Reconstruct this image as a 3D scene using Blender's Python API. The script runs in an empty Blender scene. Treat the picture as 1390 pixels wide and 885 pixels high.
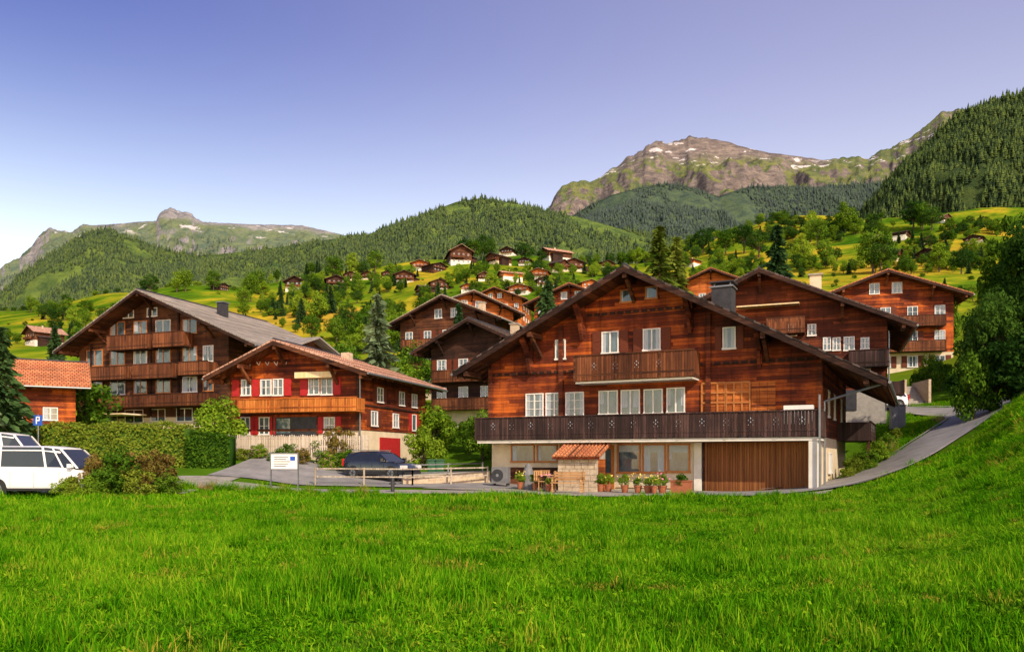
import bpy, math, random, numpy as np
from mathutils import Vector, Matrix, Euler, noise
random.seed(7); rng=np.random.default_rng(7)
F=1081.0; CX=695.0; HZ=620.0; EYE=1.7
scene=bpy.context.scene
scene.view_settings.view_transform='Standard'
scene.view_settings.look='None'
scene.view_settings.exposure=0
COL=scene.collection
def rad(a): return math.radians(a)

# ------------------------------------------------------------------ materials
class NT:
    def __init__(s,name):
        s.m=bpy.data.materials.new(name); s.m.use_nodes=True
        s.nt=s.m.node_tree; s.nt.nodes.clear()
        s.out=s.nt.nodes.new('ShaderNodeOutputMaterial')
    def n(s,t,ins=None,**kw):
        nd=s.nt.nodes.new(t)
        for k,v in kw.items(): setattr(nd,k,v)
        if ins:
            for k,v in ins.items():
                if isinstance(v,bpy.types.NodeSocket): s.nt.links.new(v,nd.inputs[k])
                else: nd.inputs[k].default_value=v
        return nd
    def math(s,op,a,b=0.0,c=None):
        d={0:a,1:b}
        if c is not None: d[2]=c
        return s.n('ShaderNodeMath',d,operation=op).outputs[0]
    def mix(s,f,a,b,mode='MIX'):
        nd=s.n('ShaderNodeMix',data_type='RGBA',blend_type=mode)
        for i,v in ((0,f),(6,a),(7,b)):
            if isinstance(v,bpy.types.NodeSocket): s.nt.links.new(v,nd.inputs[i])
            else: nd.inputs[i].default_value=v
        return nd.outputs[2]
    def ramp(s,f,stops):
        nd=s.n('ShaderNodeValToRGB',{0:f}); e=nd.color_ramp.elements
        while len(e)<len(stops): e.new(0.5)
        for i,(p,c) in enumerate(stops): e[i].position=p; e[i].color=c
        return nd.outputs[0]
    def noise(s,vec,scale,detail=4,rough=.6):
        return s.n('ShaderNodeTexNoise',{'Vector':vec,'Scale':scale,'Detail':detail,'Roughness':rough}).outputs[0]
    def sstep(s,v,a,b):
        nd=s.n('ShaderNodeMapRange',{0:v,1:a,2:b,3:0.0,4:1.0},interpolation_type='SMOOTHSTEP'); return nd.outputs[0]
    def mapv(s,vec,sc):
        return s.n('ShaderNodeMapping',{'Vector':vec,'Scale':sc}).outputs[0]
def c4(c): return (c[0],c[1],c[2],1)
MATS={}
def simple(name,c1,c2=None,scale=3,rough=.8,bump=0.0,stretch=(1,1,1),metal=0,spec=.3,bscale=40,coat=0):
    s=NT(name); tc=s.n('ShaderNodeTexCoord').outputs['Object']; v=s.mapv(tc,stretch)
    c2=c2 or tuple(x*.7 for x in c1)
    f=s.noise(v,scale,6,.65); col=s.ramp(f,[(.3,c4(c1)),(.7,c4(c2))])
    b=s.n('ShaderNodeBsdfPrincipled',{'Base Color':col,'Roughness':rough,'Metallic':metal,'Specular IOR Level':spec,'Coat Weight':coat})
    if bump:
        bn=s.n('ShaderNodeBump',{'Height':s.noise(v,bscale,4),'Strength':bump,'Distance':.02}); s.nt.links.new(bn.outputs[0],b.inputs['Normal'])
    s.nt.links.new(b.outputs[0],s.out.inputs[0]); MATS[name]=s.m; return s.m
def wood(name,cols,plank=.17,vertical=False,rough=.75,patch=.35,spec=.2):
    s=NT(name); tc=s.n('ShaderNodeTexCoord').outputs['Object']
    x=s.n('ShaderNodeSeparateXYZ',{0:tc})
    xy=s.math('ADD',x.outputs[0],s.math('MULTIPLY',x.outputs[1],1.0))
    co=xy if vertical else x.outputs[2]
    q=s.math('DIVIDE',co,plank); idn=s.math('FLOOR',q); fr=s.math('FRACT',q)
    seg=s.math('FLOOR',s.math('DIVIDE',x.outputs[2] if vertical else s.math('ADD',xy,s.math('MULTIPLY',idn,1.37)),3.7))
    wn=s.n('ShaderNodeTexWhiteNoise',{'Vector':s.n('ShaderNodeCombineXYZ',{0:idn,1:seg}).outputs[0]},noise_dimensions='3D').outputs[0]
    gr=s.noise(s.mapv(tc,(14,14,.8) if vertical else (1.0,1.0,22)),1.6,6,.7)
    big=s.noise(s.mapv(tc,(1,1,.55)),patch,5,.65)
    t=s.math('ADD',s.math('MULTIPLY',gr,.5),s.math('ADD',s.math('MULTIPLY',wn,.26),s.math('MULTIPLY',big,1.05)))
    t=s.math('MULTIPLY',t,.60)
    col=s.ramp(t,[(.38,c4(cols[0])),(.54,c4(cols[1])),(.68,c4(cols[2]))])
    st=s.noise(s.mapv(tc,(2.6,2.6,.16)),1.0,5,.7)
    col=s.mix(s.math('MULTIPLY',s.sstep(st,.52,.72),.6),col,c4(tuple(v*.45 for v in cols[0])))
    groove=s.math('LESS_THAN',fr,.09)
    col=s.mix(s.math('MULTIPLY',groove,.8),col,(.010,.005,.003,1))
    b=s.n('ShaderNodeBsdfPrincipled',{'Base Color':col,'Roughness':rough,'Specular IOR Level':spec})
    hgt=s.math('SUBTRACT',s.math('MULTIPLY',gr,.25),groove)
    bn=s.n('ShaderNodeBump',{'Height':hgt,'Strength':.6,'Distance':.02}); s.nt.links.new(bn.outputs[0],b.inputs['Normal'])
    s.nt.links.new(b.outputs[0],s.out.inputs[0]); MATS[name]=s.m; return s.m
def tile(name,c1,c2,mortar,w=.30,h=.34,rough=.8):
    s=NT(name); tc=s.n('ShaderNodeTexCoord').outputs['Object']; x=s.n('ShaderNodeSeparateXYZ',{0:tc})
    v=s.n('ShaderNodeCombineXYZ',{0:x.outputs[1],1:x.outputs[0]}).outputs[0]
    br=s.n('ShaderNodeTexBrick',{'Vector':v,'Color1':c4(c1),'Color2':c4(c2),'Mortar':c4(mortar),'Scale':1.0,'Mortar Size':.025,'Brick Width':w,'Row Height':h})
    big=s.noise(tc,.8,5); col=s.mix(.7,br.outputs[0],s.ramp(big,[(.3,(.55,.55,.55,1)),(.7,(1.25,1.2,1.15,1))]),'MULTIPLY')
    b=s.n('ShaderNodeBsdfPrincipled',{'Base Color':col,'Roughness':rough,'Specular IOR Level':.25})
    bn=s.n('ShaderNodeBump',{'Height':s.math('SUBTRACT',1.0,br.outputs[1]),'Strength':.8,'Distance':.03}); s.nt.links.new(bn.outputs[0],b.inputs['Normal'])
    s.nt.links.new(b.outputs[0],s.out.inputs[0]); MATS[name]=s.m; return s.m
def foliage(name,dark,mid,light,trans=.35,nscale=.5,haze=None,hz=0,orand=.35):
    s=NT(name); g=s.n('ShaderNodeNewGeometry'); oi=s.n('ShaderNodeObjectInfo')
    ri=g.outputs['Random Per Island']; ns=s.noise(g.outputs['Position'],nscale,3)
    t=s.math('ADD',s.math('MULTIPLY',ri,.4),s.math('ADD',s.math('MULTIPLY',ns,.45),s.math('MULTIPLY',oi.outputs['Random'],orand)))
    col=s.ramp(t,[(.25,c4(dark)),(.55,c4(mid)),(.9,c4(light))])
    if haze: col=s.mix(hz,col,c4(haze))  # aerial haze painted into the leaf colour as a fixed bluish mix
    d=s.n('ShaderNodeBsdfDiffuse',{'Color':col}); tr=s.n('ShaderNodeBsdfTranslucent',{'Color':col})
    mx=s.n('ShaderNodeMixShader',{0:trans,1:d.outputs[0],2:tr.outputs[0]})
    s.nt.links.new(mx.outputs[0],s.out.inputs[0]); MATS[name]=s.m; return s.m

wood('wood_red',[(.024,.006,.004),(.155,.028,.009),(.56,.125,.018)])
wood('wood_red2',[(.024,.007,.005),(.11,.025,.010),(.32,.075,.022)])
wood('wood_brown',[(.018,.008,.006),(.072,.027,.013),(.18,.066,.028)])
wood('wood_dark',[(.012,.006,.005),(.034,.015,.010),(.075,.032,.020)])
wood('wood_orange',[(.12,.028,.008),(.38,.10,.020),(.60,.19,.04)])
wood('board_dark',[(.012,.008,.008),(.040,.023,.021),(.11,.06,.05)],.13,True)
wood('board_brown',[(.045,.015,.007),(.13,.043,.017),(.28,.10,.04)],.13,True)
wood('board_orange',[(.2,.06,.012),(.5,.16,.028),(.68,.26,.06)],.12,True)
wood('garage_board',[(.10,.035,.012),(.24,.085,.026),(.36,.14,.045)],.11,True,patch=.15)
wood('fence_board',[(.25,.2,.15),(.45,.38,.3),(.6,.52,.43)],.1,True)
wood('bench_wood',[(.3,.15,.06),(.5,.28,.12),(.62,.4,.2)],.1,False)
tile('tile_dark',(.07,.05,.045),(.12,.09,.08),(.02,.015,.013))
tile('tile_red',(.46,.26,.18),(.58,.36,.27),(.12,.06,.045))
tile('tile_bright',(.45,.15,.065),(.55,.23,.10),(.12,.04,.02))
tile('tile_grey',(.22,.20,.18),(.36,.33,.30),(.07,.06,.055),w=40,h=.4)
tile('tile_pale',(.36,.31,.24),(.44,.38,.3),(.1,.08,.06))
simple('plaster',(.72,.60,.42),(.55,.45,.31),1.5,.9,.15)
simple('plaster_white',(.78,.74,.66),(.62,.57,.48),1.5,.9,.1)
simple('white_paint',(.8,.79,.76),(.72,.7,.66),4,.45)
simple('frame_white',(.78,.76,.72),(.66,.64,.6),5,.5)
simple('frame_orange',(.5,.19,.045),(.36,.12,.03),5,.5)
simple('shutter_red',(.45,.02,.02),(.3,.012,.014),5,.6)
simple('shutter_brown',(.16,.035,.012),(.08,.018,.007),5,.7,0,(1,1,12))
simple('glass',(.02,.035,.05),(.13,.18,.21),1.4,.05,spec=1.0,stretch=(1.5,1.5,.8))
simple('curtain',(.46,.50,.55),(.2,.24,.29),6,.3,stretch=(9,9,.6),spec=.7)
simple('car_glass',(.012,.014,.016),(.02,.022,.025),1,.05,spec=.9)
simple('metal_grey',(.28,.29,.31),(.2,.21,.22),3,.4,metal=.7)
simple('metal_dark',(.06,.06,.065),(.03,.03,.035),3,.5,metal=.3)
simple('rubber',(.02,.02,.02),(.03,.03,.03),10,.8)
simple('asphalt',(.17,.165,.16),(.29,.28,.265),1.1,.9,.4,bscale=90)
simple('gravel',(.38,.35,.30),(.21,.19,.16),2.2,.95,.6,bscale=90)
simple('stone',(.60,.49,.35),(.36,.26,.17),5,.9,.6,bscale=25)
simple('concrete',(.42,.38,.33),(.27,.25,.22),3,.9,.3)
simple('cover_grey',(.20,.20,.20),(.12,.12,.125),3,.7,.3)
simple('bark',(.10,.07,.05),(.05,.035,.025),4,.95,.6,(1,1,.3))
simple('paint_black_blue',(.010,.013,.02),(.014,.017,.026),1,.22,spec=.6,coat=.8)
simple('paint_white',(.8,.8,.8),(.76,.76,.76),1,.3,spec=.5,coat=.5)
simple('light_red',(.5,.01,.01),(.4,.01,.01),1,.3)
simple('light_clear',(.7,.7,.68),(.6,.6,.6),3,.15)
simple('sign_blue',(.02,.09,.45),(.02,.07,.38),1,.4)
simple('bin_green',(.02,.10,.04),(.015,.07,.03),2,.5)
simple('terracotta',(.38,.13,.06),(.28,.09,.04),4,.8)
simple('awning_cloth',(.7,.5,.15),(.75,.65,.5),1,.8,0,(6,.1,.1))
simple('flower_pink',(.65,.08,.2),(.7,.35,.5),30,.7)
simple('flower_white',(.8,.74,.7),(.75,.55,.6),30,.7)
simple('flower_yellow',(.7,.45,.04),(.7,.6,.2),30,.7)
foliage('leaf_mid',(.018,.055,.006),(.07,.16,.012),(.19,.30,.025))
foliage('leaf_bright',(.05,.12,.008),(.16,.28,.018),(.32,.43,.035))
foliage('leaf_dark',(.010,.034,.007),(.030,.085,.012),(.085,.17,.022))
foliage('leaf_hedge',(.05,.08,.008),(.15,.22,.02),(.30,.34,.04))
foliage('leaf_autumn',(.10,.05,.02),(.17,.15,.03),(.32,.20,.06))
foliage('needle',(.010,.03,.012),(.03,.07,.022),(.07,.13,.04),.15)
foliage('needle_blue',(.04,.07,.035),(.09,.14,.07),(.18,.24,.12),.15)
foliage('needle_larch',(.04,.07,.01),(.11,.16,.02),(.2,.25,.04),.3)
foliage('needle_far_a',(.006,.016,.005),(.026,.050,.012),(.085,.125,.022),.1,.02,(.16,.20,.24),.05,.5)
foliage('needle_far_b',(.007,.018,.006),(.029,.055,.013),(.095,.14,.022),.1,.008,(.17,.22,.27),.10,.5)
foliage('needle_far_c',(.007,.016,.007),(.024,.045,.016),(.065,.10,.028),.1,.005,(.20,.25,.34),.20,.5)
foliage('dry_grass',(.20,.14,.03),(.38,.27,.08),(.55,.42,.18))

def grass_mat():
    s=NT('grass_blade'); g=s.n('ShaderNodeNewGeometry'); P=g.outputs['Position']
    ri=g.outputs['Random Per Island']
    n1=s.noise(P,.22,5,.65); n2=s.noise(P,1.3,5,.7)
    t=s.math('ADD',s.math('MULTIPLY',ri,.46),s.math('ADD',s.math('MULTIPLY',n1,.80),s.math('MULTIPLY',n2,.75)))
    t=s.math('SUBTRACT',t,.44)
    col=s.ramp(t,[(.24,(.010,.060,.002,1)),(.44,(.045,.19,.003,1)),(.62,(.12,.35,.005,1)),(.86,(.33,.48,.02,1))])
    n3=s.noise(s.mapv(P,(1,1,0)),.55,4,.7)
    dry=s.math('MULTIPLY',s.sstep(n3,.54,.66),s.math('GREATER_THAN',ri,.55))
    col=s.mix(s.math('MULTIPLY',dry,.75),col,(.50,.34,.05,1))
    d=s.n('ShaderNodeBsdfDiffuse',{'Color':col}); tr=s.n('ShaderNodeBsdfTranslucent',{'Color':col})
    mx=s.n('ShaderNodeMixShader',{0:.35,1:d.outputs[0],2:tr.outputs[0]})
    s.nt.links.new(mx.outputs[0],s.out.inputs[0]); MATS['grass_blade']=s.m
grass_mat()
def ground_mat():
    s=NT('meadow_ground'); g=s.n('ShaderNodeNewGeometry'); P=g.outputs['Position']
    x=s.n('ShaderNodeSeparateXYZ',{0:P})
    n1=s.noise(P,.25,6); n2=s.noise(P,3.0,6,.7)
    near=s.mix(s.math('MULTIPLY',n2,.8),s.ramp(n1,[(.3,(.020,.08,.004,1)),(.7,(.07,.19,.007,1))]),(.10,.17,.010,1))
    f1=s.noise(s.mapv(P,(.016,.010,.01)),1.0,6,.65); f2=s.noise(P,.09,8,.75)
    far=s.ramp(f1,[(.38,(.035,.10,.006,1)),(.45,(.09,.18,.009,1)),(.51,(.20,.25,.014,1)),(.57,(.38,.31,.022,1)),(.68,(.45,.29,.035,1))])
    far=s.mix(.85,far,s.ramp(f2,[(.34,(.40,.46,.36,1)),(.62,(1.25,1.15,1.05,1))]),'MULTIPLY')
    col=s.mix(s.sstep(x.outputs[1],60,120),near,far)
    d=s.n('ShaderNodeBsdfDiffuse',{'Color':col})
    bn=s.n('ShaderNodeBump',{'Height':n2,'Strength':.5,'Distance':.1}); s.nt.links.new(bn.outputs[0],d.inputs['Normal'])
    s.nt.links.new(d.outputs[0],s.out.inputs[0]); MATS['meadow_ground']=s.m
ground_mat()
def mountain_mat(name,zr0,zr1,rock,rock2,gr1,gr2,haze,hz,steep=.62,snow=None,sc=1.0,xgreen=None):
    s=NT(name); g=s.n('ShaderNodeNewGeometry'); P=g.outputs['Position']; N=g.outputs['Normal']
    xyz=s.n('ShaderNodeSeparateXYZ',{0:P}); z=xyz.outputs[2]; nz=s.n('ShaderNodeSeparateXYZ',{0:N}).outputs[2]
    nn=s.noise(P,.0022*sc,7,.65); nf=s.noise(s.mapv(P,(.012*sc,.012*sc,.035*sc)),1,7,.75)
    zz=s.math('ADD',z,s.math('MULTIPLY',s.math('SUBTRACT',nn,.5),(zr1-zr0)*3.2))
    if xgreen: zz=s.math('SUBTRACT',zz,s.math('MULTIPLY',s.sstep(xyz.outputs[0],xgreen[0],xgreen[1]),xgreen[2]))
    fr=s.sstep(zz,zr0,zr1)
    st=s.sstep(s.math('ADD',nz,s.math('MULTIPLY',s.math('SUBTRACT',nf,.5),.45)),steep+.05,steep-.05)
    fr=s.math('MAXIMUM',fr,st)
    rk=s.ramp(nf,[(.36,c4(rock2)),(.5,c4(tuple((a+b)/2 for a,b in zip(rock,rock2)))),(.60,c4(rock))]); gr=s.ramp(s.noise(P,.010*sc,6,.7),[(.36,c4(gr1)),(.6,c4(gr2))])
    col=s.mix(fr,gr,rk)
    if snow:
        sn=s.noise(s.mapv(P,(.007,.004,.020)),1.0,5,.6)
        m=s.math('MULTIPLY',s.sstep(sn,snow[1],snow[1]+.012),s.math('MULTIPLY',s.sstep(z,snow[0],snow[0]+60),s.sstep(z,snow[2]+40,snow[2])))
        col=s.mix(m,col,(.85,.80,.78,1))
    col=s.mix(hz,col,c4(haze))  # distance haze is put into the base colour, constant per mountain layer
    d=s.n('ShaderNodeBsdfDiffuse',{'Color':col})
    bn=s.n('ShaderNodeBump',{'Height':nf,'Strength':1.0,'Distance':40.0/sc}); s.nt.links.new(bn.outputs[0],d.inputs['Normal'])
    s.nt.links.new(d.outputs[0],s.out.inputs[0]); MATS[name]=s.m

# ------------------------------------------------------------------ mesh helpers
def mesh_np(name,verts,faces,mats,midx=None,smooth=False):
    me=bpy.data.meshes.new(name); verts=np.asarray(verts,dtype=np.float32); faces=np.asarray(faces,dtype=np.int32)
    k=faces.shape[1]; me.vertices.add(len(verts)); me.vertices.foreach_set('co',verts.ravel())
    me.loops.add(faces.size); me.loops.foreach_set('vertex_index',faces.ravel())
    me.polygons.add(len(faces)); me.polygons.foreach_set('loop_start',np.arange(len(faces),dtype=np.int32)*k)
    try: me.polygons.foreach_set('loop_total',np.full(len(faces),k,dtype=np.int32))
    except Exception: pass
    for m in mats: me.materials.append(MATS[m])
    if midx is not None: me.polygons.foreach_set('material_index',np.asarray(midx,dtype=np.int32))
    if smooth: me.polygons.foreach_set('use_smooth',np.ones(len(faces),dtype=bool))
    me.update(calc_edges=True); me.validate(); return me
def add_obj(name,me,loc=(0,0,0),rot=(0,0,0),scl=(1,1,1),parent=None):
    o=bpy.data.objects.new(name,me); o.location=loc; o.rotation_euler=rot; o.scale=scl
    COL.objects.link(o)
    if parent: o.parent=parent
    return o
class Obj:
    """A real-world object made of named parts; local frame: x right, y back, z up."""
    def __init__(s,name,loc=(0,0,0),rotz=0.0):
        s.name=name; s.loc=loc; s.rotz=rotz; s.parts={}; s.M=Matrix.Identity(4)
    def _p(s,part): return s.parts.setdefault(part,([],[],[],[]))
    def raw(s,part,mat,vs,fs):
        V,Fc,I,L=s._p(part); b=len(V)
        if mat not in L: L.append(mat)
        k=L.index(mat)
        for v in vs: V.append(tuple(s.M@Vector(v)))
        for f in fs: Fc.append(tuple(b+i for i in f)); I.append(k)
    def box(s,part,mat,x0,x1,y0,y1,z0,z1):
        vs=[(x0,y0,z0),(x1,y0,z0),(x1,y1,z0),(x0,y1,z0),(x0,y0,z1),(x1,y0,z1),(x1,y1,z1),(x0,y1,z1)]
        s.raw(part,mat,vs,[(0,3,2,1),(4,5,6,7),(0,1,5,4),(1,2,6,5),(2,3,7,6),(3,0,4,7)])
    def prism(s,part,mat,poly,y0,y1):
        n=len(poly); vs=[(x,y0,z) for x,z in poly]+[(x,y1,z) for x,z in poly]
        fs=[tuple(range(n)),tuple(range(2*n-1,n-1,-1))]+[(i,i+n,(i+1)%n+n,(i+1)%n) for i in range(n)]
        s.raw(part,mat,vs,fs)
    def beam(s,part,mat,p0,p1,w,h):
        p0=Vector(p0);p1=Vector(p1);d=(p1-p0).normalized()
        up=Vector((0,0,1)) if abs(d.z)<.95 else Vector((0,1,0))
        a=d.cross(up).normalized()*w/2; b=a.cross(d).normalized()*h/2
        vs=[tuple(p+sa*a+sb*b) for p in (p0,p1) for sa,sb in ((-1,-1),(1,-1),(1,1),(-1,1))]
        s.raw(part,mat,vs,[(0,3,2,1),(4,5,6,7),(0,1,5,4),(1,2,6,5),(2,3,7,6),(3,0,4,7)])
    def cyl(s,part,mat,p0,p1,r0,r1=None,n=10):
        r1=r0 if r1 is None else r1
        p0=Vector(p0);p1=Vector(p1);d=(p1-p0).normalized(); up=Vector((0,0,1)) if abs(d.z)<.9 else Vector((1,0,0))
        a=d.cross(up).normalized(); b=a.cross(d)
        vs=[tuple(p+(math.cos(2*math.pi*i/n)*a+math.sin(2*math.pi*i/n)*b)*r) for p,r in ((p0,r0),(p1,r1)) for i in range(n)]
        fs=[(i,(i+1)%n,(i+1)%n+n,i+n) for i in range(n)]+[tuple(range(n-1,-1,-1)),tuple(range(n,2*n))]
        s.raw(part,mat,vs,fs)
    def mesh(s,part,nm):
        V,Fc,I,L=s.parts[part]; me=bpy.data.meshes.new(nm); me.from_pydata(V,[],Fc)
        for m in L: me.materials.append(MATS[m])
        me.polygons.foreach_set('material_index',I); me.update(); return me
    def finish(s,bevel=None,smooth=()):
        e=bpy.data.objects.new(s.name,None); e.empty_display_size=.5; e.location=s.loc; e.rotation_euler=(0,0,s.rotz); COL.objects.link(e)
        for p in s.parts:
            o=add_obj(p,s.mesh(p,s.name+'_'+p),parent=e)
            if bevel and p in bevel:
                b=o.modifiers.new('bevel','BEVEL'); b.width=bevel[p]; b.segments=3; b.limit_method='ANGLE'; b.angle_limit=rad(20)
                for f in o.data.polygons: f.use_smooth=True
        s.empty=e; return e
    def single_mesh(s):
        V=[];Fc=[];I=[];L=[]
        for p,(v,f,i,l) in s.parts.items():
            b=len(V); V+=v
            for m in l:
                if m not in L: L.append(m)
            Fc+=[tuple(b+k for k in ff) for ff in f]; I+=[L.index(l[k]) for k in i]
        me=bpy.data.meshes.new(s.name); me.from_pydata(V,[],Fc)
        for m in L: me.materials.append(MATS[m])
        me.polygons.foreach_set('material_index',I); me.update(); return me

# ------------------------------------------------------------------ terrain
ctrl=[]
def rowz(Y,l):
    for px,z in l: ctrl.append(((px-CX)/400.,math.log(Y)*1.5,z/Y))
def rowp(Y,l): rowz(Y,[(px,EYE+(HZ-py)*Y/F) for px,py in l])
rowz(3,[(-400,0),(200,0),(800,0),(1400,0),(2000,.1)])
rowz(8,[(-400,0),(200,0),(800,0),(1100,0),(1390,.12),(2000,.7)])
rowz(15,[(-400,0),(100,0),(500,0),(900,0),(1150,.10),(1390,.7),(1700,2)])
rowz(22,[(-400,0),(100,0),(500,0),(900,0),(1080,.05),(1250,.5),(1390,1.8),(1700,5)])
rowz(28,[(-400,0),(100,0),(500,0),(900,0),(1050,.05),(1150,.25),(1250,.85),(1320,1.6),(1390,3.0),(1700,7)])
rowz(36,[(-400,.1),(100,.1),(400,.05),(700,.03),(950,0),(1060,.1),(1150,.5),(1250,1.3),(1320,2.1),(1390,4.0),(1700,8)])
rowz(41,[(-400,.6),(100,.45),(400,.25),(650,.12),(900,.1),(1150,.7),(1200,1.25),(1250,2.1),(1320,3.0),(1390,4.6),(1700,9)])
rowz(48,[(-400,1.6),(30,1.3),(200,1.5),(380,1.7),(520,.65),(640,.55),(800,.5),(1150,1.1),(1250,3.2),(1325,4.15),(1390,5.3),(1700,11)])
rowz(56,[(-400,2.3),(50,2.2),(250,2.2),(400,1.8),(560,1.0),(700,1.6),(1000,3),(1180,4.4),(1300,5.0),(1390,6.8),(1700,14)])
rowz(66,[(-400,3),(0,3),(250,2.8),(600,3),(900,5),(1240,6.3),(1390,9.5),(1700,18)])
rowz(80,[(-400,4),(0,4),(300,4),(600,5),(900,7.5),(1240,10),(1390,14.5),(1700,24)])
rowp(110,[(-400,540),(0,530),(300,530),(600,525),(900,505),(1200,475),(1390,440),(1700,400)])
rowp(170,[(-400,500),(0,480),(300,480),(600,475),(900,455),(1200,425),(1390,400),(1700,360)])
rowp(280,[(-400,460),(0,447),(200,437),(400,425),(600,412),(800,410),(1000,395),(1200,375),(1390,360),(1700,330)])
rowp(400,[(-400,440),(0,432),(200,405),(400,397),(600,378),(800,385),(1000,365),(1200,345),(1390,330),(1700,300)])
rowp(550,[(-400,440),(0,436),(100,415),(200,400),(320,391),(420,384),(520,366),(640,350),(720,352),(800,368),(900,362),(1000,340),(1200,318),(1390,305),(1700,280)])
rowp(800,[(-400,450),(0,450),(100,440),(320,420),(420,415),(520,400),(640,385),(800,385),(900,352),(950,335),(1050,310),(1150,300),(1250,300),(1390,290),(1700,270)])
rowp(1100,[(-400,480),(0,480),(300,460),(640,420),(900,380),(1050,340),(1250,330),(1390,310),(1700,300)])
C=np.array(ctrl); n=len(C)
def kern(d2): return .5*d2*np.log(d2+1e-12)
A=np.zeros((n+3,n+3)); d2=((C[:,None,:2]-C[None,:,:2])**2).sum(-1); A[:n,:n]=kern(d2)+np.eye(n)*.0008
A[:n,n]=1; A[:n,n+1:]=C[:,:2]; A[n,:n]=1; A[n+1:,:n]=C[:,:2].T
wts=np.linalg.solve(A,np.concatenate([C[:,2],[0,0,0]]))
def Hn(X,Y):
    X=np.asarray(X,float);Y=np.asarray(Y,float); u=np.clip(X/Y,-1.02,.93); a=u*F/400.; Yc=np.clip(Y,3,1100); b=np.log(Yc)*1.5
    sh=a.shape; a=a.ravel(); b=b.ravel(); q=np.empty(len(a))
    for i in range(0,len(a),20000):
        aa=a[i:i+20000];bb=b[i:i+20000]
        q[i:i+20000]=kern((aa[:,None]-C[:,0])**2+(bb[:,None]-C[:,1])**2)@wts[:n]+wts[n]+wts[n+1]*aa+wts[n+2]*bb
    z=q.reshape(sh)*Yc
    k=np.clip((Y-90)/200,0,1); z=z+k*Y*.007*(np.sin(X/31+np.sin(Y/47)*1.3)+.6*np.sin(Y/23+X/17.))
    f=np.clip((Y-1100)/900,0,1); z=z*(1-f)+60*f
    kn=np.clip((Y-4)/4,0,1)*np.clip((36-Y)/6,0,1); z=z+kn*.035*(np.sin(X*1.1+Y*.4)+np.sin(Y*.9-X*.3))
    return z
def H(x,y): return float(Hn(np.array([x]),np.array([y]))[0])
us=np.concatenate([np.linspace(-3,-.8,26)[:-1],np.linspace(-.8,.8,250),np.linspace(.8,3,26)[1:]])
Ys=np.exp(np.linspace(math.log(.6),math.log(16000),500))
UU,YY=np.meshgrid(us,Ys); XX=UU*YY; ZZ=Hn(XX,YY)
def grid_faces(r,c):
    i=np.arange(r*c).reshape(r,c); return np.stack([i[:-1,:-1],i[:-1,1:],i[1:,1:],i[1:,:-1]],-1).reshape(-1,4)
add_obj('ground',mesh_np('ground',np.stack([XX,YY,ZZ],-1).reshape(-1,3),grid_faces(*XX.shape),['meadow_ground'],smooth=True))

_rayY=np.exp(np.linspace(math.log(45),math.log(1100),500))
def ray(px,py,ymin=60):
    Y=_rayY[_rayY>=ymin]; z=Hn((px-CX)*Y/F,Y); p=HZ-(z-EYE)*F/Y
    k=np.argmax(p<=py)
    if p[k]>py: k=int(np.argmin(p))
    return Y[k]

# ------------------------------------------------------------------ distant ridges
def ridge(name,prof,Yr,Yf,zf,Yb,nx,nt,amp,sc,seed,mat,pw=1.0,jag=0.0,jagzone=None):
    px=np.linspace(prof[0][0],prof[-1][0],nx); py=np.interp(px,[p[0] for p in prof],[p[1] for p in prof])
    T=np.concatenate([np.linspace(0,1,nt),np.linspace(1,1.5,nt//4)[1:]])
    P=np.zeros((len(T),nx,3))
    for i in range(nx):
        u=(px[i]-CX)/F; yr=Yr*(1+.05*noise.noise(Vector((u*6,seed,0))))
        jg=jag
        if jagzone: jg=jag*max([.25]+[1.0 for a,b in jagzone if a<px[i]<b])
        pj=py[i]-jg*(noise.fractal(Vector((u*75,seed,3)),.7,2,5))
        zr=EYE+(HZ-pj)*yr/F
        for j,t in enumerate(T):
            if t<=1:
                Y=Yf+(yr-Yf)*t; z=zf+(zr-zf)*t**pw; w=max(0,math.sin(math.pi*min(1,t*.97+.03)))**.6
            else:
                k=(t-1)*2; Y=yr+(Yb-yr)*k; z=zr+(zf-zr)*k; w=.5
            X=u*Y
            nn=noise.ridged_multi_fractal(Vector((X/sc+seed,Y/(sc*1.9),seed*.7)),.85,2.15,7,1.0,2.0)
            P[j,i]=(X,Y,z-amp*w*max(0,1.6-nn)*.6)
    add_obj(name,mesh_np(name,P.reshape(-1,3),grid_faces(len(T),nx),[mat],smooth=True))
    return P,nt
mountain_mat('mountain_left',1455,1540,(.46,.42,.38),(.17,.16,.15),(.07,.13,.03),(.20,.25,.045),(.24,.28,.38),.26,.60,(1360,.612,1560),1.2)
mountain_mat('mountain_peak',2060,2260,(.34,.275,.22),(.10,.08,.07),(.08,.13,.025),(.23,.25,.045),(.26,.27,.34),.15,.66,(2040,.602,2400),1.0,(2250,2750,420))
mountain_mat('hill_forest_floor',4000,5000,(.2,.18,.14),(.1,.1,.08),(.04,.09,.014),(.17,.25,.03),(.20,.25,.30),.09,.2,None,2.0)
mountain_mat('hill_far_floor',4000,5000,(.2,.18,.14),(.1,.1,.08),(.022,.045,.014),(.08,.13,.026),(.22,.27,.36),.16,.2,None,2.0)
mountain_mat('slope_floor',4000,5000,(.42,.30,.18),(.25,.17,.1),(.03,.06,.012),(.08,.12,.02),(.2,.25,.28),.06,.1,None,3.0)

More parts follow.
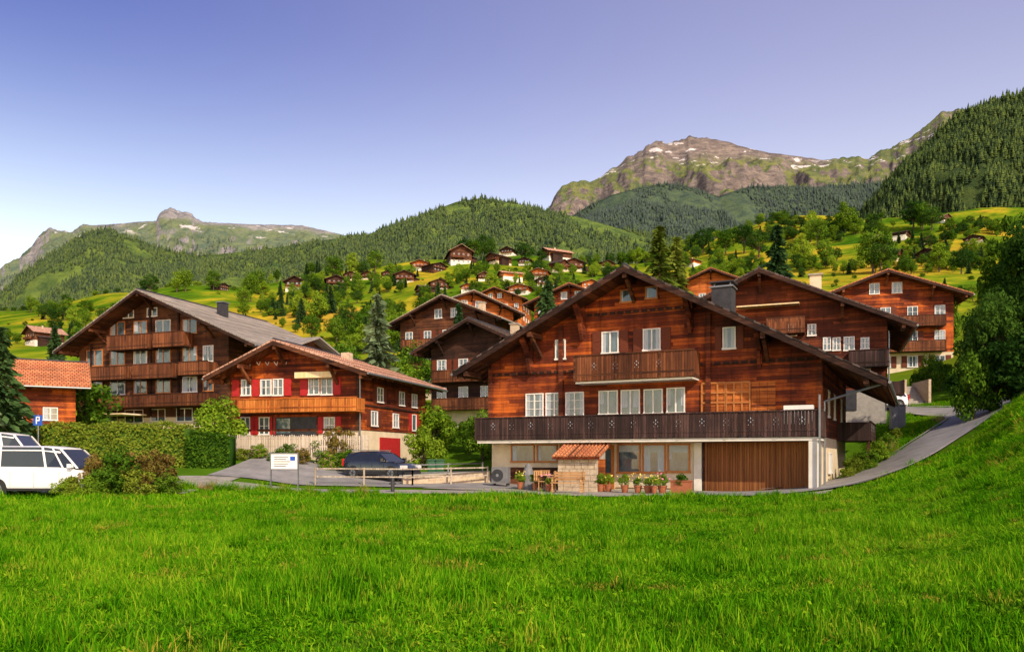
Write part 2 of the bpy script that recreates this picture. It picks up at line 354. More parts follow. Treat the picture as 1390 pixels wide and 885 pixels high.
PL,_=ridge('rocky_ridge',[(-400,330),(-150,345),(-40,372),(0,366),(25,350),(45,332),(58,316),(68,309),(80,313),(95,316),(112,306),(150,305),(185,302),(212,300),(216,290),(221,285),(230,283),(241,284),(252,287),(260,289),(267,297),(278,302),(300,303),(360,305),(410,306),(440,313),(470,320),(560,340),(700,380)],
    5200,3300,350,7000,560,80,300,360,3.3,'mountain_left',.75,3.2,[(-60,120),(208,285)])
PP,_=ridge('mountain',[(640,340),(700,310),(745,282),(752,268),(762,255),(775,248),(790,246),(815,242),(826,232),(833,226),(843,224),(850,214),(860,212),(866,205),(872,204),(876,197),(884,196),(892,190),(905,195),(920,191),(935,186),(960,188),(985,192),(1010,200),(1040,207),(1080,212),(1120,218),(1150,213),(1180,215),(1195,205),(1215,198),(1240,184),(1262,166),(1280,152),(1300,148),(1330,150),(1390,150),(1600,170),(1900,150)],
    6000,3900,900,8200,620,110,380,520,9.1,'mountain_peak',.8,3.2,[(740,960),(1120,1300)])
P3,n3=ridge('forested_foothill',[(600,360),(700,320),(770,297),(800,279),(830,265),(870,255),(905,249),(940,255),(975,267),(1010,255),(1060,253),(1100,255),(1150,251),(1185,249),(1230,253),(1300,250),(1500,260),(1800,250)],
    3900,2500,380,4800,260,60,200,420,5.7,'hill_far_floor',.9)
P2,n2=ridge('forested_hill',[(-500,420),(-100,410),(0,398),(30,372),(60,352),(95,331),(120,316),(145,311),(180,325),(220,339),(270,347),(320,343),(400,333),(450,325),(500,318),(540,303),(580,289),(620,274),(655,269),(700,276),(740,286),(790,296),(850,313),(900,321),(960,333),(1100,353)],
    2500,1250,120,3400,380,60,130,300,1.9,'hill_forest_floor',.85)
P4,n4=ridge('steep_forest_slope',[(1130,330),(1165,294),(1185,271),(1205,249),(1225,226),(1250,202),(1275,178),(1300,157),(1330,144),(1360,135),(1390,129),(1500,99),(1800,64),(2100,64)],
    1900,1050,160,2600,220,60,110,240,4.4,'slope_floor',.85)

# GN scatter
def scatter(name,pts,rot,scl,idx,objs):
    me=bpy.data.meshes.new(name); pts=np.asarray(pts,np.float32); me.vertices.add(len(pts)); me.vertices.foreach_set('co',pts.ravel())
    for nm,tp,arr in (('rot','FLOAT_VECTOR',rot),('scl','FLOAT_VECTOR',scl)):
        a=me.attributes.new(nm,tp,'POINT'); a.data.foreach_set('vector',np.asarray(arr,np.float32).ravel())
    a=me.attributes.new('idx','INT','POINT'); a.data.foreach_set('value',np.asarray(idx,np.int32))
    o=add_obj(name,me)
    col=bpy.data.collections.new(name+'_kit')
    for ob in objs: col.objects.link(ob)
    ng=bpy.data.node_groups.new(name+'_scatter','GeometryNodeTree')
    ng.interface.new_socket('Geometry',in_out='INPUT',socket_type='NodeSocketGeometry'); ng.interface.new_socket('Geometry',in_out='OUTPUT',socket_type='NodeSocketGeometry')
    gi=ng.nodes.new('NodeGroupInput'); go=ng.nodes.new('NodeGroupOutput'); ip=ng.nodes.new('GeometryNodeInstanceOnPoints')
    ci=ng.nodes.new('GeometryNodeCollectionInfo'); ci.inputs['Collection'].default_value=col; ci.inputs['Separate Children'].default_value=True; ci.inputs['Reset Children'].default_value=True
    def na(nm,tp):
        x=ng.nodes.new('GeometryNodeInputNamedAttribute'); x.data_type=tp; x.inputs['Name'].default_value=nm; return [q for q in x.outputs if q.enabled and q.name=='Attribute'][0]
    L=ng.links.new
    L(gi.outputs[0],ip.inputs['Points']); L(ci.outputs[0],ip.inputs['Instance']); ip.inputs['Pick Instance'].default_value=True
    L(na('idx','INT'),ip.inputs['Instance Index']); L(na('rot','FLOAT_VECTOR'),ip.inputs['Rotation']); L(na('scl','FLOAT_VECTOR'),ip.inputs['Scale'])
    L(ip.outputs[0],go.inputs[0])
    md=o.modifiers.new('scatter','NODES'); md.node_group=ng; return o
def kit(name,me): return bpy.data.objects.new(name,me)

# conifers
def far_conifer(nm,mat,seed):
    r=np.random.default_rng(seed); V=[];Fc=[]
    for k in range(5):
        z0=.04+.17*k; z1=min(1.0,z0+.32); R=.21*(1-k*.175); m=7; b=len(V); V.append((0,0,z1))
        for i in range(m):
            a=2*math.pi*(i+r.random()*.5)/m; q=R*(.7+.5*r.random()); V.append((q*math.cos(a),q*math.sin(a),z0-.03*r.random()))
        Fc+=[(b,b+1+i,b+1+(i+1)%m) for i in range(m)]
    return mesh_np(nm,V,Fc,[mat])
def conifer_mesh(nm,mat,seed,levels=30,per=10,width=.24,droop=.35,cards=7,csize=.045,gap=0.0):
    """unit height"""
    r=np.random.default_rng(seed); V=[];Fc=[];I=[]
    m=7
    for k in range(2):
        z=k*.98; R=.018*(1-k*.95)
        for i in range(m): V.append((R*math.cos(2*math.pi*i/m),R*math.sin(2*math.pi*i/m),z))
    for i in range(m): Fc.append((i,(i+1)%m,(i+1)%m+m,i+m)); I.append(0)
    for l in range(levels):
        f=l/levels; z=.06+.93*f
        R=width*(1-f)**.85*(.75+.45*r.random())+.008
        for b in range(per):
            if r.random()<gap: continue
            a=r.random()*2*math.pi; Rb=R*(.65+.5*r.random()); zb=z+(r.random()-.5)*.03
            for c in range(cards):
                t=(c+.6*r.random()+.35)/cards; rad_=Rb*t; zz=zb-droop*Rb*t*t+.05*Rb
                ce=np.array([rad_*math.cos(a),rad_*math.sin(a),zz])+r.normal(size=3)*Rb*.05
                out=np.array([math.cos(a),math.sin(a),-.35+.3*r.normal()]); out/=np.linalg.norm(out)
                sd=np.cross(out,r.normal(size=3)); sd/=np.linalg.norm(sd)+1e-6
                s1=csize*(.6+.8*r.random())*(1-.45*f); s2=s1*.5
                q=len(V)
                for s,w in ((-s1,0),(0,-s2),(s1*1.2,0),(0,s2)): V.append(tuple(ce+out*s+sd*w))
                Fc.append((q,q+1,q+2,q+3)); I.append(1)
    return mesh_np(nm,V,Fc,['bark',mat],I)
def forest(name,P,nt,count,hmin,hmax,matname,mask,seed,tmax=1.0):
    r=np.random.default_rng(seed); nT,nX,_=P.shape
    a=np.linalg.norm(np.cross(P[1:,:-1]-P[:-1,:-1],P[:-1,1:]-P[:-1,:-1]),axis=-1); a[nt+1:]=0
    pr=(a/a.sum()).ravel(); ch=r.choice(len(pr),size=count,p=pr); j,i=np.divmod(ch,nX-1); f=r.random(count)[:,None]; g=r.random(count)[:,None]
    p=(P[j,i]*(1-f)+P[j,i+1]*f)*(1-g)+(P[j+1,i]*(1-f)+P[j+1,i+1]*f)*g
    u=p[:,0]/p[:,1]*F+CX; py=HZ-(p[:,2]-EYE)*F/p[:,1]
    keep=np.array([mask(u[k],py[k],p[k]) for k in range(count)])
    p=p[keep]; N=len(p); s=hmin+(hmax-hmin)*r.random(N)**1.7; p[:,2]-=s*.05
    wd=s*(.95+.5*r.random(N))
    objs=[kit('conifer_tree',far_conifer(name+'_tree%d'%k,matname,k+seed)) for k in range(4)]
    return scatter(name,p,np.stack([np.zeros(N),np.zeros(N),r.random(N)*6.28],-1),np.stack([wd,wd,s],-1),r.integers(0,4,N),objs)
def nz(p,sc,sd): return noise.fractal(Vector((p[0]/sc,p[1]/sc,sd)),.8,2,4)
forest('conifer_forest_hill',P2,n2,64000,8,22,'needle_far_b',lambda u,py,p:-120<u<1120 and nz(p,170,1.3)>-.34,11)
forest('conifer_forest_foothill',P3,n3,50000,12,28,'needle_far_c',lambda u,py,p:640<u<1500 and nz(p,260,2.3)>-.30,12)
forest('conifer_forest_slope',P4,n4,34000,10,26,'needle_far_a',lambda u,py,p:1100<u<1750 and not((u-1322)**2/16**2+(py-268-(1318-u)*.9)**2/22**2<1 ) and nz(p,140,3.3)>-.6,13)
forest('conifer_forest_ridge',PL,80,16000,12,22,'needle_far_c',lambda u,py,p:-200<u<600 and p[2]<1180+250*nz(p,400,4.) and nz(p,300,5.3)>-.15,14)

# broadleaf
def leaf_quads(cent,nrm,size,r):
    n=len(cent); a=np.cross(nrm,r.normal(size=(n,3))); a/=np.linalg.norm(a,axis=1)[:,None]+1e-9; b=np.cross(nrm,a); b/=np.linalg.norm(b,axis=1)[:,None]+1e-9
    s=(size*(.6+.8*r.random(n)))[:,None]
    V=np.stack([cent-a*s,cent-b*s*.6+nrm*s*.15,cent+a*s,cent+b*s*.6+nrm*s*.15],1).reshape(-1,3)
    return V,np.arange(4*n).reshape(n,4)
def cloud(cc,cr,per,size,r):
    n=len(cc)*per; k=np.repeat(np.arange(len(cc)),per); d=r.normal(size=(n,3)); d/=np.linalg.norm(d,axis=1)[:,None]
    rr=(.45+.55*r.random(n)**.5)[:,None]; sq=np.array([1,1,.75])
    c=cc[k]+d*rr*cr[k][:,None]*sq; nr=d+r.normal(size=(n,3))*.5+np.array([0,0,.35]); nr/=np.linalg.norm(nr,axis=1)[:,None]
    return leaf_quads(c,nr,size,r)
def tree_mesh(nm,mat,seed,R=.36,zc=.6,rz=.40,clumps=34,per=60,size=.028,trunk=True,cr=.13,flowers=None):
    """unit height tree, broad crown"""
    r=np.random.default_rng(seed); d=r.normal(size=(clumps,3)); d/=np.linalg.norm(d,axis=1)[:,None]
    rr=(.35+.62*r.random(clumps)**.6)[:,None]; cc=d*rr*np.array([R,R,rz])*(.85)+np.array([0,0,zc])
    cc[:,2]=np.maximum(cc[:,2],zc-rz*.85)
    crr=cr*(.6+.7*r.random(clumps)); V,Fq=cloud(cc,crr,per,size,r); I=[1]*len(Fq)
    if flowers:
        v2,f2=cloud(cc,crr*1.08,10,size*.8,r); f2=f2+len(V); V=np.concatenate([V,v2]); Fq=np.concatenate([Fq,f2]); I+= [2]*len(f2)
    V=V.tolist(); Fq=Fq.tolist()
    if trunk:
        def cone(p0,p1,r0,r1,m=6):
            p0=np.array(p0);p1=np.array(p1);dd=p1-p0;dd=dd/np.linalg.norm(dd);a=np.cross(dd,[.3,.9,.1]);a/=np.linalg.norm(a);b=np.cross(dd,a);q=len(V)
            for p,rq in ((p0,r0),(p1,r1)):
                for i in range(m): V.append(list(p+rq*(a*math.cos(6.283*i/m)+b*math.sin(6.283*i/m))))
            for i in range(m): Fq.append([q+i,q+(i+1)%m,q+(i+1)%m+m,q+i+m]); I.append(0)
        cone((0,0,-.03),(0,.005,zc*.75),.03,.018)
        for k in range(0,clumps,3): cone((0,.003,zc*(.4+.3*r.random())),cc[k],.012,.003,5)
    return mesh_np(nm,V,Fq,['bark',mat]+([flowers] if flowers else []),I)
TREES={}
for k,(mat,sd) in enumerate([('leaf_mid',1),('leaf_mid',2),('leaf_dark',3),('leaf_bright',4),('leaf_bright',5),('leaf_dark',6)]):
    TREES[k]=tree_mesh('broadleaf_%d'%k,mat,sd,R=.33+.05*(k%3),rz=.42+.03*(k%2),zc=.57,clumps=50,per=62,size=.022,cr=.12)
CONS=[conifer_mesh('spruce_a','needle',21),conifer_mesh('spruce_b','needle_blue',22,width=.22),conifer_mesh('larch_a','needle_larch',23,levels=26,per=8,width=.17,droop=.2,gap=.15),conifer_mesh('spruce_c','needle',24,width=.2)]
BUSH=[tree_mesh('bush_%d'%k,m,60+k,R=.52,zc=.48,rz=.48,clumps=30,per=130,size=.030,trunk=True,cr=.16,flowers=fl) for k,(m,fl) in enumerate([('leaf_mid',None),('leaf_dark',None),('leaf_bright',None),('leaf_autumn',None),('leaf_hedge',None),('leaf_mid','flower_white'),('leaf_bright','flower_pink')])]
BIG=[tree_mesh('dense_tree_%d'%k,m,80+k,R=.46,zc=.50,rz=.50,clumps=130,per=150,size=.014,cr=.09) for k,m in enumerate(['leaf_dark','leaf_mid'])]
def put(name,me,px,Y,top,wscale=1.0,base_sink=.1,X=None):
    X=(px-CX)*Y/F if X is None else X; z=H(X,Y)-base_sink; zt=EYE+(HZ-top)*Y/F; h=max(.3,zt-z)
    return add_obj(name,me,(X,Y,z),(0,0,random.random()*6.28),(h*wscale,h*wscale,h))

# ---- hillside tree mass
pts=[];sc=[];ix=[]
def hs_tree(px,pyb,hpx,kind=None,wf=1.0):
    Y=ray(px,pyb,85); X=(px-CX)*Y/F; h=hpx*Y/F
    pts.append((X,Y,H(X,Y)-.3)); sc.append((h*wf,h*wf,h)); ix.append(random.randrange(6) if kind is None else kind)
r_=random.Random(5)
def clusters(n,xa,xb,ya,yb,hmin,hmax,m,sx,sy,kinds,skip=None):
    for c in range(n):
        cx=r_.uniform(xa,xb); cy=r_.uniform(ya,yb)
        for k in range(r_.randint(2,m)):
            px=cx+r_.gauss(0,sx); py=min(cy+r_.gauss(0,sy),yb+4)
            if skip and skip(px,py): continue
            hs_tree(px,py,r_.uniform(hmin,hmax)*(1.0+.004*(py-380)),r_.choice(kinds),r_.uniform(.85,1.25))
clusters(95,850,1390,300,415,13,26,9,16,4,[0,1,3,4,2,0,3,4,8,9,5],lambda x,y:1110<x<1400 and 374<y<402)
clusters(84,340,860,362,450,9,22,7,13,4,[0,1,2,3,4,3,0,8,9])
clusters(22,420,860,430,485,18,36,5,18,5,[0,1,2,3,4,8])
clusters(16,-40,330,428,470,10,22,7,18,4,[0,1,2,3,9])
clusters(14,930,1330,300,330,15,27,7,15,3,[0,1,2,5])
for k in range(420):
    px=r_.uniform(0,1390); py=r_.uniform(360,470)
    if py>430 and px>850: continue
    hs_tree(px,py,r_.uniform(3,8),r_.choice([6,7,6,2,5]),1.2)
for px,pb,h in [(205,399,28),(196,398,20),(240,397,30),(252,396,34),(290,395,30),(340,410,42),(350,400,38),(330,418,30),(453,383,38),(480,378,36),(492,378,26),(509,372,34),(90,416,18),(632,350,32),(642,350,32),(657,352,36),(664,352,30),(708,354,26),(718,354,24),(735,358,20),(790,365,20),(865,360,26),(1100,330,40),(1110,335,42),(1147,318,44),(1240,312,42),(1252,312,40),(1265,315,36),(1090,360,44),(1120,362,40),(1185,372,64),(1195,372,56),(1030,350,40),(1010,345,42),(985,345,38),(955,345,36),(1275,370,42),(1305,372,38),(100,450,34),(75,452,26),(430,440,48)]:
    hs_tree(px,pb,h,r_.choice([0,1,2,5,2,3]))
objs=[kit('broadleaf_tree',TREES[k]) for k in range(6)]+[kit('shrub',BUSH[0]),kit('shrub',BUSH[2]),kit('spruce_tree',CONS[0]),kit('spruce_tree',CONS[3])]
for k,o in enumerate(objs): o.name='hillside_tree_kind_%02d'%k
N=len(pts); scatter('hillside_trees',pts,np.stack([np.zeros(N),np.zeros(N),rng.random(N)*6.28],-1),sc,ix,objs)

# ------------------------------------------------------------------ houses
class Fr:
    def __init__(s,Cx,Cy,deg): s.C=(Cx,Cy); s.a=rad(deg); s.c=math.cos(s.a); s.s=math.sin(s.a)
    def l(s,px,py,yl=0.0):
        u=(px-CX)/F; x=(u*(s.C[1]+yl*s.c)-s.C[0]-yl*s.s)/(s.c+u*s.s); Yd=s.C[1]-x*s.s+yl*s.c
        return x,EYE+(HZ-py)*Yd/F
    def rect(s,x0,y0,x1,y1,yl=0.0):
        a,_=s.l(x0,y0,yl); b,_=s.l(x1,y0,yl); xm=(x0+x1)/2; return a,b,s.l(xm,y1,yl)[1],s.l(xm,y0,yl)[1]
    def w(s,x,y): return (s.C[0]+x*s.c+y*s.s, s.C[1]-x*s.s+y*s.c)
def window(o,x0,x1,z0,z1,y=0.0,frame='frame_white',casements=2,bars=0,fw=.06,curt=True,part='windows',shut=None):
    o.box(part,frame,x0,x1,y-.07,y+.01,z1-fw,z1); o.box(part,frame,x0-.03,x1+.03,y-.10,y+.01,z0-.03,z0+fw)
    o.box(part,frame,x0,x0+fw,y-.068,y+.01,z0+fw,z1-fw); o.box(part,frame,x1-fw,x1,y-.068,y+.01,z0+fw,z1-fw)
    o.box(part,'glass',x0+fw,x1-fw,y-.02,y+.012,z0+fw,z1-fw)
    wi=(x1-x0-2*fw)/casements
    for k in range(1,casements):
        xc=x0+fw+wi*k; o.box(part,frame,xc-.035,xc+.035,y-.06,y-.018,z0+fw,z1-fw)
    for b in range(1,bars+1):
        zc=z0+(z1-z0)*b/(bars+1); o.box(part,frame,x0+fw,x1-fw,y-.05,y-.021,zc-.015,zc+.015)
    if curt and random.random()<.7:
        cw=(x1-x0-2*fw)*random.uniform(.12,.34); zl_=z0+fw+.004+(z1-z0)*random.choice([0,0,.25,.4])
        o.box(part,'curtain',x0+fw+.005,x0+fw+cw,y-.024,y-.0205,zl_,z1-fw-.004)
        if random.random()<.6: o.box(part,'curtain',x1-fw-cw,x1-fw-.005,y-.024,y-.0205,zl_,z1-fw-.004)
    if shut:
        sw=(x1-x0)*.5 if casements<3 else .5
        for a,b in ((x0-sw-.05,x0-.05),(x1+.05,x1+sw+.05)):
            o.box('shutters',shut,a,b,y-.06,y-.003,z0-.02,z1+.02)
            for q in range(2):
                za=z0+.06+(z1-z0)/2*q; o.box('shutters',shut,a+.05,b-.05,y-.075,y-.061,za,za+(z1-z0)/2-.12)
def boards(o,part,mat,x0,x1,y0,y1,z0,z1,step=.145,gap=.012):
    n=max(1,int((x1-x0)/step)); st=(x1-x0)/n
    for i in range(n): o.box(part,mat,x0+i*st+gap/2,x0+(i+1)*st-gap/2,y0+random.uniform(0,.006),y1,z0,z1)
def balcony(o,x0,x1,zf,zt,depth,mat='board_dark',slab='wood_dark',y=0.0,part='balcony',cut=False,rail=True):
    o.box(part,slab,x0,x1,y-depth,y-.003,zf-.14,zf)
    boards(o,part,mat,x0,x1,y-depth-.04,y-depth,zf-.12,zt-.06)
    for xs in (x0,x1-.04): o.box(part,mat,xs,xs+.04,y-depth+.002,y-.004,zf+.002,zt-.06)
    o.box(part,slab,x0-.03,x1+.03,y-depth-.08,y-depth+.03,zt-.058,zt)
    o.box(part,slab,x0-.02,x1+.02,y-depth-.055,y-depth-.041,zf+.12,zf+.2)
    for k in range(int((x1-x0)/2.2)+1):
        xx=min(x0+k*2.2,x1-.1); o.box(part,slab,xx,xx+.1,y-depth-.062,y-depth-.0405,zf-.13,zt-.06)
    if cut:
        x=x0+1.1
        while x<x1-.6:
            for dx,dz,sz in ((0,.0,.045),(.1,.08,.03),(-.1,.08,.03),(0,.17,.045),(.1,-.12,.025),(-.1,-.12,.025)):
                zc=zf+.55+dz; xc=x+dx
                o.prism(part,'curtain',[(xc-sz*.6,zc),(xc,zc-sz),(xc+sz*.6,zc),(xc,zc+sz)],y-depth-.047,y-depth-.0405)
            x+=1.1
def gable(o,W_,D,z0,xr,zr,xl,zl,xR,zR,ovf,ovb,wallm,tilem,woodm='wood_dark',zplaster=None,plm='plaster',th=.16,purlins=True,gutter=True,fascia='wood_dark'):
    def rz(x): return zl+(zr-zl)*(x-xl)/(xr-xl) if x<xr else zR+(zr-zR)*(xR-x)/(xR-xr)
    hw=W_/2; zp=zplaster if zplaster else z0
    o.prism('walls',wallm,[(-hw,zp),(hw,zp),(hw,rz(hw)-.004),(xr,zr-.004),(-hw,rz(-hw)-.004)],0,D)
    if zplaster: o.box('foundation_walls',plm,-hw+.03,hw-.03,.03,D-.03,z0,zplaster-.002)
    y0=-ovf;y1=D+ovb
    for xe,ze in ((xl,zl),(xR,zR)):
        sgn=-1 if xe<xr else 1
        def P(l): return l if sgn<0 else l[::-1]
        o.prism('roof_boards',woodm,P([(xe,ze),(xr,zr),(xr,zr+th),(xe,ze+th)]),y0,y1)
        o.prism('roof',tilem,P([(xe+sgn*.06,ze+th+.002),(xr,zr+th+.003),(xr,zr+th+.10),(xe+sgn*.06,ze+th+.08)]),y0-.06,y1+.06)
        L_=math.hypot(xe-xr,ze-zr); nrow=int(L_/.42)
        for k in range(nrow):
            t0=k/nrow; t1=(k+.16)/nrow; xa=xe+(xr-xe)*t0; za=ze+(zr-ze)*t0+th+.09; xb=xe+(xr-xe)*t1; zb=ze+(zr-ze)*t1+th+.09
            o.prism('roof',tilem,P([(xa,za),(xb,zb),(xb,zb+.005),(xa,za+.045)]),y0-.05,y1+.05)
        o.prism('bargeboards',fascia,P([(xe,ze-.10),(xr,zr-.10),(xr,zr+th+.0),(xe,ze+th+.0)]),y0-.055,y0-.004)
        xi=sgn*hw; y=y0+.25
        while y<y1:
            sl=(zr-ze)/(xr-xe)
            o.prism('rafters',woodm,P([(xe+sgn*-.05,ze-.13+sl*(-sgn*.05)),(xi,rz(xi)-.13),(xi,rz(xi)-.003),(xe-sgn*.05,ze-.003+sl*(-sgn*.05))]),y,y+.1)
            y+=.75
        if gutter:
            o.cyl('gutters','metal_grey',(xe+sgn*.12,y0,ze+.08),(xe+sgn*.12,y1,ze+.06),.07,n=8)
    if purlins:
        xs=[xl*.93,xl*.55,xr,xR*.55,xR*.93]
        for x in xs:
            zc=rz(x); o.box('purlins',woodm,x-.11,x+.11,y0+.05,-.004,zc-.36,zc-.10)
            if abs(x)<hw: o.beam('brackets',woodm,(x,-.02,zc-1.25),(x,-min(ovf*.75,1.2),zc-.34),.16,.2)
    o.cyl('roof','metal_dark',(xr,y0,zr+th+.12),(xr,y1,zr+th+.12),.09,n=6)
    return rz
def side(o,xw,flip=False,D=0):
    o.M=Matrix(((0,-1,0,xw),(1,0,0,0),(0,0,1,0),(0,0,0,1)))

# ===== main chalet
fm=Fr(6.43,39.85,27); o=Obj('chalet_house',(6.43,39.85,0),-rad(27))
rz=gable(o,17,13.5,-.6,-.32,10.74,-9.94,6.06,11.2,4.75,1.6,1.2,'wood_red','tile_dark','wood_brown',2.62,'plaster')
R=fm.rect
for q in ((842,393,860,411),(876,389,893,406)): window(o,*R(*q),casements=1,frame='frame_orange')
for q in ((754,461,768,488),(817,450,840,480),(873,446,897,476)): window(o,*R(*q),casements=1 if q[0]<800 else 2,shut='shutter_brown' if q[0]>800 else None)
window(o,*R(981,444,999,474),casements=1,shut='shutter_brown')
for q in ((714,534,738,566),(741,533,765,566),(768,532,793,566)): window(o,*R(*q),casements=2,bars=2)
for q in ((813,530,839,563),(843,529,869,563),(874,528,900,562),(905,526,930,561)): window(o,*R(*q),casements=2,fw=.06)
for q in ((953,520,985,560),(986,519,1018,560)):
    a,b,c,d=R(*q); o.box('shutters','wood_orange',a,b,-.04,-.003,c,d)
    for k in range(4):
        xx=a+(b-a)*k/3; o.box('shutters','frame_orange',xx-.04,xx+.04,-.08,-.041,c,d)
    for k in range(4):
        zz=c+(d-c)*k/3; o.box('shutters','frame_orange',a,b,-.095,-.081,zz-.04,zz+.04)
a,b,c,d=R(1020,518,1053,558); boards(o,'shutters','wood_orange',a,b,-.06,-.003,c,d,.3)
o.box('shutters','wood_red2',a,b,-.08,-.061,c+.2,c+.3); o.box('shutters','wood_red2',a,b,-.08,-.061,d-.3,d-.2)
for py in (424,500):
    zc=fm.l(850,py)[1]; xa=-8.5; xb=8.5
    while rz(xa)<zc+.1: xa+=.1
    while rz(xb)<zc+.1: xb-=.1
    o.box('string_course','wood_dark',xa,xb,-.06,-.002,zc-.08,zc+.08)
    xx=xa+.3
    while xx<xb: o.box('string_course','wood_red2',xx,xx+.12,-.11,-.061,zc-.07,zc+.07); xx+=.42
for xx in (-8.5,-4.3,3.4,8.42): o.box('corner_logs','wood_red2',xx-.12,xx+.12,-.14,-.002,2.65,rz(xx)-.25)
for px,py in ((722,475),(792,428),(938,418),(1032,462)):
    x,z=fm.l(px,py); o.beam('brackets','wood_red2',(x,-.02,z-.7),(x,-1.25,z+.45),.22,.26); o.box('brackets','wood_red2',x-.12,x+.12,-.25,-.0,z-1.1,z+.5)
    o.beam('brackets','wood_red2',(x,-.15,z-1.25),(x,-.5,z-.5),.16,.3)
a,b,c,d=R(779,478,942,514,-1.2); balcony(o,a,b,c+.12,d,1.2,'board_brown','wood_brown',cut=True); o.box('balcony_slab','white_paint',a+.05,b-.05,-1.1,-.005,c-.12,c-.02)
a,_=fm.l(645,580,-1.5); b,_=fm.l(1117,580,-1.5)
balcony(o,a,b,2.72,3.78,1.5,'board_dark','board_dark',part='long_balcony',cut=True); o.box('balcony_slab','plaster_white',a+.1,b-.1,-1.45,-.005,2.42,2.57)
o.box('downpipe','metal_grey',b-.16,b-.08,-1.64,-1.565,-.3,4.4)
def gf(*q): return fm.rect(*q,.03)
for q in ((694,603,726,627),(729,603,757,627),(760,603,800,627)):
    a,b,c,d=gf(*q); window(o,a,b,c,d,.03,'frame_orange',casements=1,fw=.07)
a,b,c,d=gf(690,629,802,660); boards(o,'door','wood_brown',a,b,-.02,.028,0.05,c+1.0,.2)
a,b,c,d=gf(806,604,834,664); o.box('door','frame_orange',a,b,-.06,.028,-.05,d); o.box('door','glass',a+.35,b-.15,-.075,-.061,.9,d-.2); o.box('door','wood_red2',a+.1,a+.14,-.1,-.061,.9,1.2)
for q in ((838,602,870,642),(872,602,904,642),(906,602,937,641)):
    a,b,c,d=gf(*q); window(o,a,b,c,d,.03,'frame_orange',casements=1,fw=.08)
    o.box('windows','curtain',a+.1,b-.1,.004,.0085,d-.42,d-.09)
a,b,c,d=gf(836,643,940,662); boards(o,'door','wood_orange',a,b,-.02,.028,0.15,c)
a,b,c,d=gf(957,600,1098,670); boards(o,'garage_door','garage_board',a,b,-.03,.027,-.1,2.4,.13); o.box('garage_door','wood_dark',a-.12,a,-.05,.026,-.1,2.4); o.box('garage_door','wood_dark',a-.12,b+.1,-.06,.0,2.4,2.56)
o.box('foundation_walls','plaster_white',8.1,8.46,-1.45,.02,-.5,2.4)
o.box('foundation_walls','plaster_white',a-.5,a-.14,-.12,.02,-.3,2.4)
side(o,8.5)
for y0 in (2,5,9): window(o,y0,y0+1.1,3.6,4.9,0,casements=2,shut='shutter_brown')
window(o,3,4.2,.9,1.9,-.0,casements=2)
balcony(o,7.5,13.2,2.7,3.6,1.6,'board_dark','board_dark',part='side_balcony',cut=True)
for k in (7.7,12.9): o.box('side_balcony','wood_brown',k,k+.14,-1.6,-1.46,.2,2.55)
o.M=Matrix.Identity(4)
o.cyl('downpipe','metal_grey',(11.1,-.9,4.85),(8.62,-.05,4.2),.05); o.cyl('downpipe','metal_grey',(8.62,-.05,4.2),(8.62,-.05,.2),.05)
cx,cz=fm.l(981,418,2.5); o.box('chimney','metal_dark',cx-.5,cx+.5,2.2,3.2,cz-1.2,cz+1.0); o.box('chimney','metal_grey',cx-.58,cx+.58,2.12,3.28,cz+1.0,cz+1.07)
for sx in(-.4,.4):
    o.box('chimney','metal_grey',cx+sx-.03,cx+sx+.03,2.4,2.46,cz+1.07,cz+1.25); o.box('chimney','metal_grey',cx+sx-.03,cx+sx+.03,2.9,2.96,cz+1.07,cz+1.25)
o.box('chimney','metal_dark',cx-.6,cx+.6,2.15,3.25,cz+1.25,cz+1.31)
a,b,c,d=R(1064,550,1104,560,-.8); o.box('storage_box','white_paint',a,b,-.9,-.3,c-.5,d)
o.finish()

# ===== chalet with red shutters
f2=Fr(-9.6-9.4/2*.9613,50+9.4/2*.2756,16); o=Obj('red_shutter_chalet',(f2.C[0],f2.C[1],0),-rad(16)); R=f2.rect
xr,zr=f2.l(371,466,-1.4); xl,zl=f2.l(277,516,-1.4); xR,zR=f2.l(497,506,-1.4)
rz=gable(o,9.4,11,.3,xr,zr,xl,zl,xR,zR-.1,1.4,1.2,'wood_red','tile_red','board_brown',3.4,'plaster',fascia='wood_brown')
for q in ((328,515,341,537),(354,515,369,537),(371,514,385,537)): window(o,*R(*q),casements=2,bars=1)
for q in ((419,513,434,536),(436,513,452,536)): window(o,*R(*q),casements=2,bars=1)
for q in ((316,516,325,538),(343,515,352,538),(386,514,396,537),(453,512,463,536),(408,513,418,537)):
    a,b,c,d=R(*q); o.box('shutters','shutter_red',a,b,-.07,-.003,c,d)
a,b,c,d=R(402,505,452,513,-.5); o.prism('awning','awning_cloth',[(a,c),(b,c),(b,d),(a,d)],-.7,-.1)
a,b,c,d=R(323,540,484,559,-1.1); balcony(o,a,b,c+.12,d,1.1,'board_orange','wood_orange')
for q in ((327,566,340,590),(352,566,366,590),(440,566,455,588)): window(o,*R(*q),y=0.0,casements=2,bars=1,shut='shutter_red')
a,b,c,d=R(372,566,430,592); o.box('door','metal_dark',a,b,-.03,-.003,c,d); o.box('door','wood_brown',a-.1,a,-.08,-.003,c,d+.1); o.box('door','wood_brown',b,b+.1,-.08,-.003,c,d+.1); o.box('door','glass',a+.2,a+1.2,-.045,-.031,c+.2,d-.1)  # flat dark panel paints the shade of the recess, with jambs and glass
o.box('string_course','wood_brown',-4.7,4.7,-.07,-.002,3.35,3.5)
for xx in (-4.7,4.62): o.box('corner_logs','wood_brown',xx-.1,xx+.1,-.12,-.002,3.4,rz(xx)-.25)
side(o,4.7)
for y0 in (2.5,6,8.3): window(o,y0,y0+.95,5.3,6.3,0,casements=2,bars=1,shut='shutter_brown' if y0<7 else None)
